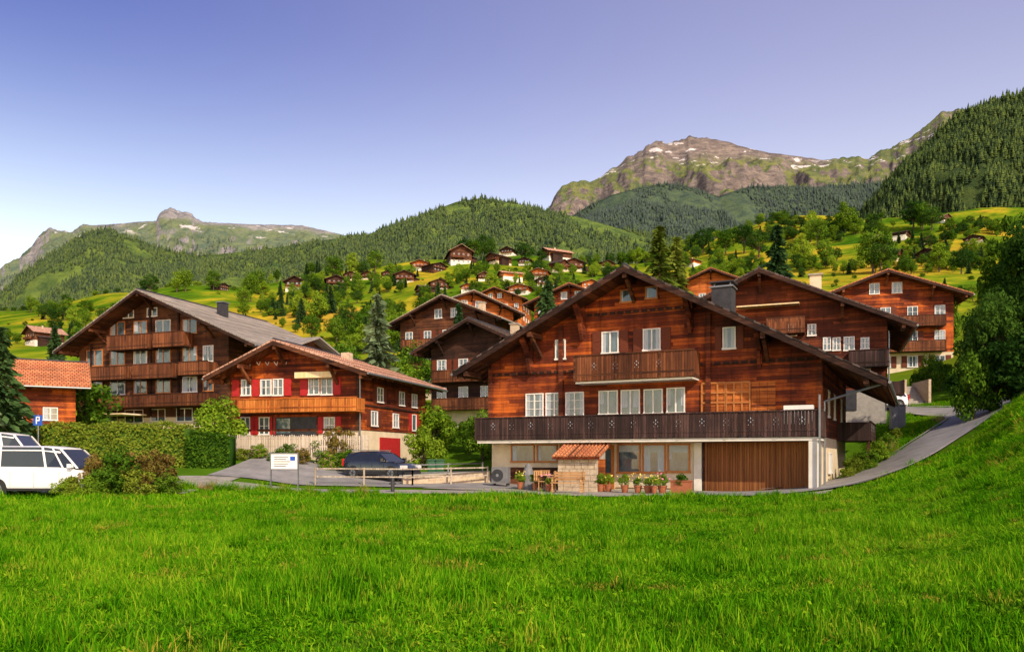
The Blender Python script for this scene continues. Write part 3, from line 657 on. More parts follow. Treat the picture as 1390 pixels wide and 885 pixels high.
window(o,5.0,5.95,3.7,4.7,0,casements=2,bars=1); window(o,8.3,9.1,3.6,4.8,0,casements=1,shut='shutter_red')
window(o,1.6,2.6,3.7,4.7,0,casements=2,shut='shutter_brown')
o.box('garage_door','shutter_red',3.0,6.2,-.05,.028,.9,3.0); o.box('string_course','wood_dark',0,11,-.08,-.002,4.95,5.05)
o.M=Matrix.Identity(4)
o.cyl('downpipe','metal_grey',(4.82,-.1,rz(4.7)-.2),(4.82,-.1,1),.05)
o.box('chimney','stone',xr+1.2,xr+1.8,5.2,5.8,zr-.7,zr+.2)
for k,px in enumerate((340,352,364,376,388)):
    x,z=f2.l(px,496)
    for sx in(-1,1): o.beam('antlers','frame_white',(x,-.05,z),(x+sx*.14,-.12,z+.22),.03,.03)
o.finish()

# ===== large chalet hotel
f1=Fr(-33.1,73,20); o=Obj('chalet_hotel',(f1.C[0],f1.C[1],0),-rad(20)); R=f1.rect
xr,zr=f1.l(185,396,-2); xl,zl=f1.l(73,480,-2); xR,zR=f1.l(345,470,-2)
rz=gable(o,17.4,15,1,xr,zr,xl,zl,xR,zR,2.0,1.5,'wood_brown','tile_grey','wood_brown',5.3,'plaster')
cols=[(118,140),(150,170),(182,200),(212,232),(248,268),(276,290)]
for row,(ya,yb) in enumerate(((436,456),(473,495),(514,535))):
    for k,(xa,xb) in enumerate(cols):
        if row==0 and k in(0,5): continue
        sh=2-k*1.2
        window(o,*R(xa,ya+sh,xb,yb+sh),casements=2,curt=True,frame='frame_white' if (k+row)%3==0 else 'frame_orange')
window(o,*R(168,420,182,432),casements=2,frame='frame_white'); window(o,*R(200,418,214,430),casements=2)
for q in ((145,454,200,474),(207,450,249,470),(116,497,171,515),(179,493,234,513),(242,490,282,508),(108,538,160,554),(150,536,213,552),(214,533,282,550)):
    a,b,c,d=R(*q,-1.3); balcony(o,a,b,c+.1,d,1.3,'board_brown','wood_brown')
for q in ((140,556,160,572),(170,556,195,574),(205,555,225,572),(240,554,262,572)): window(o,*R(*q,.03),y=.03,casements=2)
for px in (125,205,243): 
    x,z=f1.l(px,440); o.box('corner_logs','wood_dark',x-.1,x+.1,-.16,-.002,5.4,rz(x)-.3)
a,b,c,d=R(120,553,170,563,-2.5); o.prism('awning','awning_cloth',[(a,c),(b,c),(b,c+.12),(a,c+.12)],-2.8,-.05)
o.M=Matrix(((0,-1,0,11.5),(1,0,0,9),(0,0,1,0),(0,0,0,1)))
hw=4; zt=zR+2.2
o.prism('dormer','wood_brown',[(-hw,zR-2),(hw,zR-2),(hw,zR+.9),(0,zt),(-hw,zR+.9)],.5,9)
for sg in(-1,1):
    pl=[(sg*(hw+1),zR+.55),(0,zt+.05),(0,zt+.2),(sg*(hw+1),zR+.7)]
    o.prism('dormer_roof','tile_grey',pl if sg<0 else pl[::-1],-.6,9.5)
window(o,-1.5,-.4,zR-.2,zR+.8,.5); window(o,.4,1.5,zR-.2,zR+.8,.5); balcony(o,-2.5,2.5,zR-.9,zR-.1,.9,'board_brown','wood_brown',y=.5)
o.M=Matrix.Identity(4)
o.box('chimney','metal_dark',3.2,3.9,5,5.8,zr-1.8,zr+.1); o.box('chimney','metal_grey',3.1,4.0,4.9,5.9,zr+.1,zr+.18)
o.finish()

# ===== generic mid-distance chalets
def mid(name,pxc,ridge_py,Y,deg,W_,D,wall,eh,zbase,tm,wallm='wood_brown',rows=2,plz=2.4,bal=True,frame='frame_white',wood_='wood_dark'):
    X=(pxc-CX)*Y/F; f=Fr(X,Y,deg); o=Obj(name,(X,Y,0),-rad(deg)); zr=EYE+(HZ-ridge_py)*Y/F; hw=W_/2
    ze=zr-eh; z0=zbase if zbase is not None else H(X,Y)-1.5
    r=gable(o,W_,D,z0,0,zr,-hw-1.4,ze-.1,hw+1.4,ze-.1,1.4,1.0,wallm,tm,wood_,z0+plz+1.2,'plaster')
    zt=r(hw)-.4
    for k in range(rows+1):
        zb=zt-1.9-2.6*(k-1)
        if zb<z0+1: break
        n=max(2,int(W_/2.3)) if k>0 else 2
        for i in range(n):
            xc=(-hw+W_*(i+.5)/n) if k>0 else (-1.1+2.2*i)
            if k==0 and zb+1.2>zr-.8: continue
            window(o,xc-.5,xc+.5,zb,zb+1.15,casements=2,frame=frame,bars=1,shut='shutter_brown' if random.random()<.3 else None)
        if bal and k in(1,2): balcony(o,-hw*.85,hw*.85,zb-.95,zb+.05,1.1,'board_brown','wood_brown')
    for sgn,xw in ((1,hw),(-1,-hw)):
        o.M=Matrix(((0,-sgn,0,xw),(sgn,0,0,0 if sgn>0 else D),(0,0,1,0),(0,0,0,1)))
        for k in (1,2):
            zb=zt-1.9-2.6*(k-1)
            for yy in range(2,int(D)-1,3): window(o,yy,yy+1,zb,zb+1.1,casements=2,frame=frame,bars=1)
    o.M=Matrix.Identity(4)
    o.box('chimney','stone',1.4,2.1,D*.5,D*.5+.7,zr-1.4,zr+.5); o.box('chimney','concrete',1.3,2.2,D*.5-.1,D*.5+.8,zr+.5,zr+.6)
    return o,f
o,f=mid('dark_chalet',644,438,74,24,9.2,10,None,2.7,3,'tile_dark','wood_dark'); o.finish()
o,f=mid('terraced_chalet',606,405,98,22,13,13,None,3.2,6,'tile_pale','wood_brown',3); o.finish()
o,f=mid('orange_chalet',640,398,118,-18,13,12,None,3,12,'tile_pale','wood_orange'); o.finish()
o,f=mid('orange_chalet',775,388,125,18,12,12,None,2.8,12,'tile_bright','wood_red'); o.finish()
o,f=mid('orange_chalet',672,392,190,12,13,12,None,3,22,'tile_bright','wood_orange'); o.finish()
o,f=mid('orange_chalet',965,368,118,15,10,10,None,2.6,15,'tile_bright','wood_orange'); o.finish()
o,f=mid('orange_chalet',1202,372,84,14,13,12,None,2.8,9,'tile_bright','wood_red',3,wood_='board_brown'); o.finish()
# rear right chalet
f5=Fr(22.8,55,22); xr,zr=f5.l(1030,366,-1.5); xR,zR=f5.l(1243,443,-1.5)
hw5=(xR-xr)-1.6
cxw=f5.w(xr,0); f5=Fr(cxw[0],cxw[1],22); o=Obj('rear_chalet',(cxw[0],cxw[1],0),-rad(22)); R=f5.rect
xr,zr=f5.l(1030,368,-1.5); xR,zR=f5.l(1243,443,-1.5); xl=-xR
rz=gable(o,2*hw5,11,3.0,xr,zr,xl,zR,xR,zR,1.5,1.2,'wood_red2','tile_dark','wood_brown',6.3,'concrete')
for q in ((1117,458,1128,476),(1130,458,1141,476),(1145,457,1160,476),(1070,440,1082,456),(1096,440,1108,456),(1168,458,1180,474),(1170,500,1182,518)): window(o,*R(*q),casements=2,bars=1)
a,b,c,d=R(1152,474,1207,497,-1.1); balcony(o,a,b,c+.1,d,1.1,'board_dark','wood_dark')
a,b,c,d=R(1040,430,1092,452,-1.1); balcony(o,a,b,c+.1,d,1.1,'board_brown','wood_brown')
a,b,c,d=R(1000,405,1085,415,-.9); o.box('awning','awning_cloth',a,b,-1.1,-.1,c,c+.08)
o.box('door','metal_dark',hw5-3,hw5-1.9,-.04,.02,4.9,6.3)
cx,cz=f5.l(1107,388,3); o.box('chimney','plaster',cx-.4,cx+.4,2.6,3.4,cz-1.5,cz+.7); o.box('chimney','concrete',cx-.5,cx+.5,2.5,3.5,cz+.7,cz+.8)
side(o,hw5)
for yy in (2,5,8): window(o,yy,yy+1,7.2,8.4,0,bars=1)
balcony(o,4,9,6.3,7.2,1.3,'board_dark','wood_dark')
o.M=Matrix.Identity(4); o.cyl('downpipe','metal_grey',(hw5+.1,-.1,zR),(hw5+.1,-.1,5),.05)
o.finish()
# far-left chalet, its eaves side turned to the camera
o=Obj('tiled_roof_chalet',(-45.4,59.8,0),-rad(60))
zr=EYE+(HZ-487)*61/F; gable(o,7.5,11,1.0,0,zr,-4.9,zr-2.3,4.9,zr-2.3,1,1,'wood_red','tile_bright','board_brown',3.0,'plaster',fascia='wood_brown')
side(o,3.75)
for yy in (1.5,4,6.5,8.8): window(o,yy,yy+1,4.5,5.5,0,bars=1,shut='shutter_red' if yy<6 else None)
o.box('string_course','wood_red2',0,11,-.06,-.002,4.0,4.15); o.box('door','wood_red2',5.4,6.5,-.05,.028,1.8,3.9)
o.M=Matrix.Identity(4)
o.box('chimney','stone',-.4,.3,6,6.7,zr-.3,zr+.6)
o.finish()

# ===== village chalets (shared meshes)
VILL=[]
for k,(wm,tm,pm) in enumerate((('wood_dark','tile_dark','plaster_white'),('wood_brown','tile_dark','plaster'),('wood_orange','tile_red','plaster_white'),('wood_brown','tile_red','plaster_white'),('wood_dark','tile_dark','wood_brown'))):
    v=Obj('village_chalet_kind'); gable(v,10.5,9+k,-3,0,7.6-.3*(k%3),-6.5,4.6,6.5,4.6,1.2,1,wm,tm,'wood_dark',(2.4,1.2,2.4,1.6,1.0)[k],pm,purlins=False,gutter=False)
    for xx in (-3.6,-1.2,1.2,3.6):
        window(v,xx-.5,xx+.5,3.3,4.4,bars=0,curt=False,frame='frame_white' if k in(0,2) else 'frame_orange'); window(v,xx-.5,xx+.5,.7,1.7,-.01 if k in(1,3,4) else .03,curt=False)
    balcony(v,-4.6 if k!=2 else -2,4.6 if k!=3 else 1.5,2.5,3.3,1.1,'board_brown','wood_brown')
    if k%2: v.box('shed','wood_dark',5.25,8,1,6,-3,2.6); v.prism('shed','tile_dark',[(5.25,3.4),(8.5,2.62),(8.5,2.75),(5.25,3.55)][::-1],.5,6.5)
    v.box('chimney','stone',1.5,2.1,4,4.6,6.2,8.1); VILL.append(v.single_mesh())
vl=[(405,393,36,0),(457,396,32,4),(475,383,24,1),(310,392,20,4),(520,374,22,1),(545,387,30,1),(565,366,30,2),(592,372,26,4),(622,364,44,3),(665,360,30,1),(678,379,30,2),(690,347,24,0),(724,378,28,2),(745,356,34,3),(768,369,30,1),(563,399,26,4),(602,391,28,1),(640,400,24,2),(780,370,36,1),(927,362,26,2),(740,392,30,0),(1238,328,24,0),(1265,332,22,1),(1252,352,30,4),(1290,306,18,3),(1200,326,13,1),(47,470,34,3),(700,404,34,2),(822,362,24,1),(802,392,30,2),(655,386,24,3),(498,379,22,1),(712,360,22,0),(935,400,30,2),(1225,353,26,1),(1315,330,24,0)]
for px,py,wpx,k in vl:
    px+=random.uniform(-7,7); py+=random.uniform(-4.5,4.5)
    Y=ray(px,py,100); X=(px-CX)*Y/F; s=wpx*Y/F/13.0; s=min(max(s,.55),1.8)
    add_obj('village_chalet',VILL[k],(X,Y,H(X,Y)+.2),(0,0,random.uniform(-1.3,1.0)),(s*random.uniform(.8,1.15),s*random.uniform(.8,1.2),s*random.uniform(.75,1.02)))

# ------------------------------------------------------------------ roads / yard
def catmull(p,n=12):
    out=[]; q=[p[0]]+list(p)+[p[-1]]
    for i in range(1,len(q)-2):
        for k in range(n):
            t=k/n; out.append(tuple(.5*((2*q[i][d])+(-q[i-1][d]+q[i+1][d])*t+(2*q[i-1][d]-5*q[i][d]+4*q[i+1][d]-q[i+2][d])*t*t+(-q[i-1][d]+3*q[i][d]-3*q[i+1][d]+q[i+2][d])*t**3) for d in range(2)))
    out.append(tuple(p[-1])); return out
def strip(name,p,width,mat,off,side=0.0):
    c=catmull(p); V=[];m=7
    for i,(x,y) in enumerate(c):
        a=c[max(0,i-1)];b=c[min(len(c)-1,i+1)]; dx,dy=b[0]-a[0],b[1]-a[1]; l=math.hypot(dx,dy) or 1; nx,ny=-dy/l,dx/l
        w=width[0]+(width[1]-width[0])*i/(len(c)-1) if isinstance(width,tuple) else width
        for k in range(m):
            s=(k/(m-1)-.5)*w+side; V.append((x+nx*s,y+ny*s,0))
    V=np.array(V); V[:,2]=Hn(V[:,0],V[:,1])+off
    me=mesh_np(name,V,grid_faces(len(c),m),[mat],smooth=True); add_obj(name,me); return c
RP=[(8,34.4),(12.3,34.5),(16.2,37.0),(21.0,41.2),(25.6,45),(29.2,49.5),(30.2,54.5),(28.6,60),(24,68)]
ROAD=strip('road',RP,3.7,'asphalt',.12)
strip('road_kerb',RP[1:],.16,'concrete',.20,1.92); strip('road_kerb',RP[1:],.16,'concrete',.20,-1.92)
PATH=strip('driveway',[(-40,39.5),(-24,39.0),(-12,37.8),(-2,36.5),(6,35.0),(12,33.6)],(3.0,2.4),'gravel',.07)
def patch(name,mat,cx,cy,deg,w,d,off):
    a=rad(deg); xs=np.linspace(-w/2,w/2,30); ys=np.linspace(-d/2,d/2,20); A_,B_=np.meshgrid(xs,ys)
    X=cx+A_*math.cos(a)+B_*math.sin(a); Y=cy-A_*math.sin(a)+B_*math.cos(a); Z=Hn(X,Y)+off
    add_obj(name,mesh_np(name,np.stack([X,Y,Z],-1).reshape(-1,3),grid_faces(20,30),[mat],smooth=True))
patch('paved_yard','gravel',5.0,37.6,27,19,4.6,.05)
patch('parking_lot','asphalt',-7,44.5,5,17,8,.06)
patch('car_park','gravel',-22,37.5,0,16,7,.055)

# grass
def grass_tile(nm,seed,nb,h0,h1,R,bw=.010,weeds=18,wsize=.022):
    r=np.random.default_rng(seed)
    nc=max(6,nb//28); cx0=R*np.sqrt(r.random(nc)); ca=r.random(nc)*6.283; ch=.65+.9*r.random(nc)**1.3
    k=r.integers(0,nc,nb); free=r.random(nb)<.40
    ang=r.random(nb)*6.283; rad_=R*np.sqrt(r.random(nb)); sp=R*.075
    bx=np.where(free,rad_*np.cos(ang),cx0[k]*np.cos(ca[k])+r.normal(size=nb)*sp); by=np.where(free,rad_*np.sin(ang),cx0[k]*np.sin(ca[k])+r.normal(size=nb)*sp)
    h=(h0+(h1-h0)*r.random(nb)**1.5)*np.where(free,.65,ch[k]); ya=r.random(nb)*6.283; ln=h*(.15+.6*r.random(nb)); la=r.random(nb)*6.283
    w=bw*(.6+.8*r.random(nb)); cx,cy=np.cos(ya)*w/2,np.sin(ya)*w/2; lx,ly=np.cos(la)*ln,np.sin(la)*ln; z=np.zeros(nb)-.02
    V=np.stack([np.stack([bx-cx,by-cy,z],-1),np.stack([bx+cx,by+cy,z],-1),np.stack([bx+lx*.35-cx*.8,by+ly*.35-cy*.8,h*.6],-1),np.stack([bx+lx*.35+cx*.8,by+ly*.35+cy*.8,h*.6],-1),np.stack([bx+lx,by+ly,h],-1)],1).reshape(-1,3)
    b=np.arange(nb)[:,None]*5; Fc=np.concatenate([b+np.array([0,1,3]),b+np.array([0,3,2]),b+np.array([2,3,4])])
    if weeds:
        n=weeds*7; c=np.repeat(np.stack([r.uniform(-R,R,weeds)*.7,r.uniform(-R,R,weeds)*.7,np.full(weeds,.05)],-1),7,0)+r.normal(size=(n,3))*np.array([.035,.035,.014])
        nr=r.normal(size=(n,3))*.4+np.array([0,0,1]); nr/=np.linalg.norm(nr,axis=1)[:,None]
        v2,f2_=leaf_quads(c,nr,wsize,r); o=len(V); V=np.concatenate([V,v2]); f2_=f2_+o; Fc=np.concatenate([Fc,f2_[:,[0,1,2]],f2_[:,[0,2,3]]])
    return mesh_np(nm,V,Fc,['grass_blade'])
def near_line(x,y,line,w):
    return min((x-a)**2+(y-b)**2 for a,b in line)<w*w
gp=[];gr=[];gs=[];gi=[]
y=4.6
while y<62:
    st=.66 if y<14 else (.84 if y<26 else 1.15)
    hwid=y*.70+1.5; x=-hwid
    while x<hwid:
        X=x+random.uniform(-.3,.3); Yp=y+random.uniform(-.3,.3); x+=st
        ok=True
        if Yp>33.0: 
            if X<9: ok=Yp<34.6+max(0,-X-0)*.10 and not near_line(X,Yp,PATH,1.9)
            elif near_line(X,Yp,ROAD,2.4) or near_line(X,Yp,PATH,1.6): ok=False
            elif X<14+.5*(Yp-36)+1.2 and Yp>34: ok=False
            elif Yp>52 and X<24: ok=False
        if not ok: continue
        hn=noise.fractal(Vector((X*.35,Yp*.35,2)),.8,2,4)
        gp.append((X,Yp)); gi.append(random.randrange(0,4) if y<26 else random.randrange(4,6)); k=1.0 if y<26 else 1.25; gs.append((k,k,max(.45,1.0+1.3*hn+random.uniform(-.2,.25))))
        if Yp<28 and random.random()<.16+.5*max(0,hn): gp.append((X+random.uniform(-.3,.3),Yp)); gi.append(random.randrange(6,8)); gs.append((1,1,random.uniform(.7,1.4)))
    y+=st
gp=np.array(gp); z0=Hn(gp[:,0],gp[:,1]); dx=(Hn(gp[:,0]+.3,gp[:,1])-z0)/.3; dy=(Hn(gp[:,0],gp[:,1]+.3)-z0)/.3
for a,b in zip(dx,dy):
    nrm=Vector((-a,-b,1)).normalized(); q=nrm.to_track_quat('Z','Y'); e=(q.to_matrix()@Matrix.Rotation(random.random()*6.28,3,'Z')).to_euler(); gr.append(tuple(e))
tiles=[kit('t',grass_tile('grass_tile_%d'%k,k,1250,.035,.135,.62,.0115,26 if k%2 else 8,.026)) for k in range(4)]+[kit('t',grass_tile('grass_tile_far_%d'%k,k+9,1150,.05,.17,.85,.021,8)) for k in range(2)]+[kit('t',grass_tile('grass_clump_%d'%k,k+40,170,.09,.24,.17,.014,6,.045)) for k in range(2)]
for k,t in enumerate(tiles): t.name='grass_tuft_kind_%02d'%k
scatter('meadow_grass',np.column_stack([gp,z0]),gr,gs,gi,tiles)
wp=[];wi=[];ws=[]
TALL=[kit('weed_kind_00',grass_tile('weed_a',31,240,.25,.7,.28,.014,0)),kit('weed_kind_01',grass_tile('weed_b',32,160,.3,.85,.25,.012,0))]
TALL[1].data.materials.clear(); TALL[1].data.materials.append(MATS['dry_grass'])
for k in range(820):
    t=random.random()
    if t<.3:
        x=random.uniform(-30,9); yy=34.7+max(0,-x)*.10+random.uniform(-.25,.25)
        if -6<x: continue
    elif t<.6: i=random.randrange(10,70); a=ROAD[min(i,len(ROAD)-1)]; x=a[0]+random.choice([-1,1])*random.uniform(2.1,2.8); yy=a[1]-random.uniform(-.3,.3)
    elif t<.8: yy=random.uniform(38,47); x=15.6+(yy-38)*.55+random.uniform(.3,2.2)
    else: x=random.gauss(14.0,1.0); yy=35.6+random.gauss(0,.6)
    if near_line(x,yy,ROAD,2.0): continue
    wp.append((x,yy,H(x,yy)-.03)); wi.append(1 if (x>11 and yy<38) or random.random()<.25 else 0); ws.append((1,1,random.uniform(.35,.8) if t<.6 else random.uniform(.6,1.2)))
N=len(wp); scatter('tall_grass',wp,np.stack([np.zeros(N),np.zeros(N),rng.random(N)*6.28],-1),ws,wi,TALL)

# ------------------------------------------------------------------ near trees and shrubs
put('spruce_tree',CONS[1],513,62,396,.9); put('spruce_tree',CONS[0],742,92,370,.8); put('spruce_tree',CONS[3],623,88,410,.7)
put('spruce_tree',CONS[0],2,43,440,1.0); put('spruce_tree',CONS[1],-45,42,410,1.0)
put('larch_tree',CONS[2],895,112,303,1.1); put('spruce_tree',CONS[0],1055,112,302,.9); put('larch_tree',CONS[2],918,118,318,1.0)
put('broadleaf_tree',BIG[1],1382,64,272,.50,.5); put('broadleaf_tree',BIG[0],1435,60,262,.8,.5)
put('spruce_tree',CONS[3],75,100,440,1.0)
put('broadleaf_tree',BIG[0],1352,46,384,.66,.6); put('broadleaf_tree',BIG[0],1430,44,380,.9,.6); put('shrub',BUSH[0],1322,45,470,.55); put('shrub',BUSH[1],1385,44,440,.9)
put('broadleaf_tree',TREES[3],1262,84,412,.55); put('broadleaf_tree',TREES[0],1292,84,400,.55)
for px,Y,top,k,w in [(1262,70,478,2,.6),(1278,68,484,0,.7),(1300,62,500,1,.8),(1243,70,500,0,.5),(586,60,545,2,.9),(602,62,560,0,1.0),(575,54,575,2,.9),(296,50,535,2,.9),(640,60,560,0,.9),(655,56,550,0,.7),(460,48,575,3,.8),(470,49,590,2,.9),(430,48,595,5,1),(390,47,600,5,1.2),(350,47,600,6,1.2),(310,47,603,5,1.2),(330,46.5,606,4,1.1),(410,46.5,606,3,.9),(370,46.3,612,5,1.2),(445,46.3,610,6,1.0),
    (128,33,612,3,.7),(165,33,600,0,.8),(178,33.2,610,3,.8),(212,33.4,606,3,.8),(105,32.4,642,4,1.2),(145,32.5,628,0,1.1),(190,32.6,632,4,1.1),(230,33,638,0,1.0),(130,32.3,640,2,1.2),(92,32.2,648,2,1.3),
    (1172,41,606,0,1.0),(1190,42.6,596,2,.9),(1158,40,618,4,1.1),(1206,46,585,0,.9),(1180,41,622,2,1.2),(1218,48,578,4,.8),(1150,38.6,632,4,1.1),(1198,44,600,1,.9),
    (265,45,600,2,1),(280,46,603,5,1),(470,46.5,606,0,1),(30,70,500,2,1),(105,66,500,0,1),(445,60,480,0,1),(690,44.5,600,1,.7)]:
    put('flowering_shrub' if k>4 else 'shrub',BUSH[k],px,Y,top,w)
for px,Y,top,k in [(20,78,505,0),(60,80,490,1),(330,95,470,3),(470,100,455,0),(455,90,460,1),(545,85,475,4),(560,90,460,1),(700,80,470,0),(715,90,450,3)]:
    put('broadleaf_tree',TREES[k],px,Y,top,.9)

def hedge(name,x0,x1,y,dp,zt_px,mat):
    r=np.random.default_rng(3); L=x1-x0; n=int(L*900)
    cx=r.random(n)*L; face=r.random(n)
    zb=min(H(x0,y),H(x1,y))-.2; zt=zt_px-zb
    cz=np.where(face<.6,r.random(n)*zt,zt+.09*np.sin(cx*2.3)+.05*np.sin(cx*5.1)+r.normal(size=n)*.08); cy=np.where(face<.6,-dp/2+r.normal(size=n)*.07+.10*np.sin(cx*3+cz*2),(r.random(n)-.5)*dp)
    nr=np.where((face<.6)[:,None],np.array([0,-1,.3]),np.array([0,-.2,1.]))+r.normal(size=(n,3))*.55; nr/=np.linalg.norm(nr,axis=1)[:,None]
    V,Fq=leaf_quads(np.stack([cx,cy,cz],-1),nr,.075,r)
    V=V.tolist();Fq=Fq.tolist();I=[0]*len(Fq);b=len(V)
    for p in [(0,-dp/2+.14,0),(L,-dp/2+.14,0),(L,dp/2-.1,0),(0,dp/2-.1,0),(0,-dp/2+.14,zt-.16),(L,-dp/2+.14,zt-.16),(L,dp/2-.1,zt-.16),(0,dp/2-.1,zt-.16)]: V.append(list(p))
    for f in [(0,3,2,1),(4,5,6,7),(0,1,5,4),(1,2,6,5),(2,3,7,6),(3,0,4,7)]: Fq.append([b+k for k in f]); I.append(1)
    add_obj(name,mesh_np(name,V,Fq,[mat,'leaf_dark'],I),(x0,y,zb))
hedge('hedge',-28.5,-18.2,45,1.4,3.45,'leaf_hedge')
hedge('hedge',-18.0,-15.6,44.5,1.2,2.9,'leaf_mid')

# ------------------------------------------------------------------ street furniture
def at(px,Y): 
    X=(px-CX)*Y/F; return X,Y,H(X,Y)
X0,Y0=(292-CX)*47.6/F,47.6; X1=(497-CX)*47.0/F
o=Obj('picket_fence',(X0,47.6,0),0); L=X1-X0
for i in range(int(L/.13)):
    x=i*.13; z=EYE+(HZ-610)*47/F; h=.82+.04*math.sin(i*1.3); o.prism('pickets','fence_board',[(x,z-.5),(x+.09,z-.5),(x+.09,z+h),(x+.045,z+h+.06),(x,z+h)],0,.02)
z=EYE+(HZ-610)*47/F
for dz in (.15,.6): o.box('rails','fence_board',0,L,.022,.06,z+dz,z+dz+.07)
for i in range(6): o.box('posts','fence_board',L*i/5-.04,L*i/5+.04,.062,.14,z-1,z+.85)
o.finish()
def rail_fence(name,pts_,h,mat='fence_board',n=7):
    o=Obj(name)
    for (xa,ya),(xb,yb) in zip(pts_[:-1],pts_[1:]):
        za=H(xa,ya);zb=H(xb,yb); k=max(1,int(math.hypot(xb-xa,yb-ya)/1.9))
        for i in range(k+1):
            t=i/k; x=xa+(xb-xa)*t;y=ya+(yb-ya)*t;z=za+(zb-za)*t; o.beam('posts',mat,(x,y,z-.2),(x,y,z+h),.08,.08)
        for q in (h-.06,h*.5): o.beam('rails',mat,(xa,ya-.03,za+q),(xb,yb-.03,zb+q),.05,.07)
    o.finish()
rail_fence('rail_fence',[((428-CX)*41/F,41),((560-CX)*41.5/F,41.5),((662-CX)*43.5/F,43.5)],.95)
rail_fence('metal_railing',[((560-CX)*44/F,44),((655-CX)*46/F,46)],1.0,'metal_grey')
o=Obj('retaining_wall'); xa,ya=(545-CX)*41.8/F,41.8; xb,yb=(664-CX)*43.6/F,43.6
o.beam('masonry','stone',(xa,ya+.4,H(xa,ya)+.1),(xb,yb+.4,H(xb,yb)+.25),.3,.75); o.beam('coping','concrete',(xa,ya+.4,H(xa,ya)+.51),(xb,yb+.4,H(xb,yb)+.66),.36,.07); o.finish()
x,y,z=at(386,38.4); o=Obj('notice_board',(x,y,z),rad(-6)); o.box('board','white_paint',-.66,.66,-.03,.03,1.0,1.72); o.box('frame','metal_grey',-.7,.7,-.045,.045,1.72,1.77); o.box('frame','metal_grey',-.7,.7,-.045,.045,.95,1.0)
for xx in (-.7,.66): o.box('posts','metal_grey',xx,xx+.05,-.044,.044,-.2,1.8)
for k in range(5): o.box('lettering','metal_dark',-.5,.1+.1*(k%3),-.034,-.031,1.12+k*.11,1.15+k*.11)
o.box('lettering','sign_blue',.3,.55,-.034,-.031,1.4,1.6); o.finish()
x,y,z=at(52,43.2); o=Obj('parking_sign',(x,y,z),0); o.cyl('pole','metal_grey',(0,0,0),(0,0,3.3),.035); o.box('panel','sign_blue',-.25,.25,-.05,-.036,2.7,3.25)
o.box('letter','white_paint',-.1,-.04,-.056,-.051,2.78,3.18); o.box('letter','white_paint',-.04,.1,-.056,-.051,3.12,3.18); o.box('letter','white_paint',-.04,.1,-.056,-.051,2.94,3.0); o.box('letter','white_paint',.06,.11,-.0565,-.0515,2.98,3.14); o.finish()
for px in (586,597):
    x,y,z=at(px,47); o=Obj('wheelie_bin',(x,y,z+.06),rad(8)); o.prism('body','bin_green',[(-.22,.08),(.22,.08),(.28,.95),(-.28,.95)],-.28,.28); o.prism('lid','bin_green',[(-.3,.955),(.3,.955),(.27,1.05),(-.27,1.05)],-.32,.3)
    for s_ in(-.2,.2): o.cyl('wheels','rubber',(s_-.03,.3,.1),(s_+.03,.3,.1),.1)
    o.finish(bevel={'body':.03,'lid':.02})
# stone shed in front of the chalet, monopitch tiled roof falling to the front
x,y,z=at(784,38.6); o=Obj('stone_shed',(x,y,z),-rad(24))
o.M=Matrix(((0,1,0,0),(1,0,0,0),(0,0,1,0),(0,0,0,1)))
o.prism('walls','concrete',[(.02,-.2),(.02,1.72),(1.3,2.16),(1.3,-.2)],-.99,.99)
o.M=Matrix.Identity(4)
for q in range(6):
    xx=-1.0+(-.2 if q%2 else 0)
    while xx<1.0:
        w_=random.uniform(.3,.5); a_=max(-1,xx+.01); b_=min(1,xx+w_-.01)
        if b_-a_>.05: o.box('masonry','stone',a_,b_,-.03-random.uniform(0,.02),.019,-.02+q*.29,.25+q*.29)
        xx+=w_
o.box('door','wood_orange',.993,1.04,.15,1.15,0,1.6)
o.M=Matrix.Translation((0,0,1.76))@Matrix.Rotation(rad(19),4,'X'); o.box('roof','tile_bright',-1.2,1.2,-.3,1.6,.0,.07); o.box('roof_edge','wood_red',-1.2,1.2,-.33,-.301,-.06,.07)
for k in range(13): o.cyl('roof','tile_bright',(-1.15+k*.19,-.33,.08),(-1.15+k*.19,1.62,.08),.065,n=8)
o.M=Matrix.Identity(4); o.finish()
# bench
x,y,z=at(771,36.4); o=Obj('garden_bench',(x,y,z+.09),-rad(20))
for k in range(3): o.box('seat','bench_wood',-.75,.75,-.3+k*.16,-.16+k*.16,.42,.46)
for k in range(3): o.box('backrest','bench_wood',-.75,.75,.2,.235,.55+k*.14,.66+k*.14)
for sx in (-.7,.64):
    o.box('leg_front','bench_wood',sx,sx+.07,-.3,-.23,0,.66); o.box('leg_back','bench_wood',sx,sx+.07,.165,.235,0,.98); o.box('armrest','bench_wood',sx-.01,sx+.08,-.34,.2,.662,.70)
o.finish()
for px,Y,rt in ((733,38.0,30),(742,38.9,160)):
    x,y,z=at(px,Y); o=Obj('garden_chair',(x,y,z+.08),rad(rt)); o.box('seat','bench_wood',-.23,.23,-.23,.23,.42,.45)
    for k in range(4): o.box('backrest','bench_wood',-.22+k*.12,-.14+k*.12,.2,.23,.47,.9)
    o.box('backrest','bench_wood',-.24,.24,.195,.235,.9,.95)
    for sx in(-.23,.19):
        for sy in(-.23,.19): o.box('legs','bench_wood',sx,sx+.04,sy,sy+.04,0,.419)
    o.finish()
x,y,z=at(740,38.4); o=Obj('garden_table',(x,y,z+.08),0); o.cyl('top','bench_wood',(0,0,.7),(0,0,.74),.45,n=20); o.cyl('stem','metal_dark',(0,0,0),(0,0,.7),.04); o.cyl('foot','metal_dark',(0,0,0),(0,0,.04),.25,n=14); o.finish()
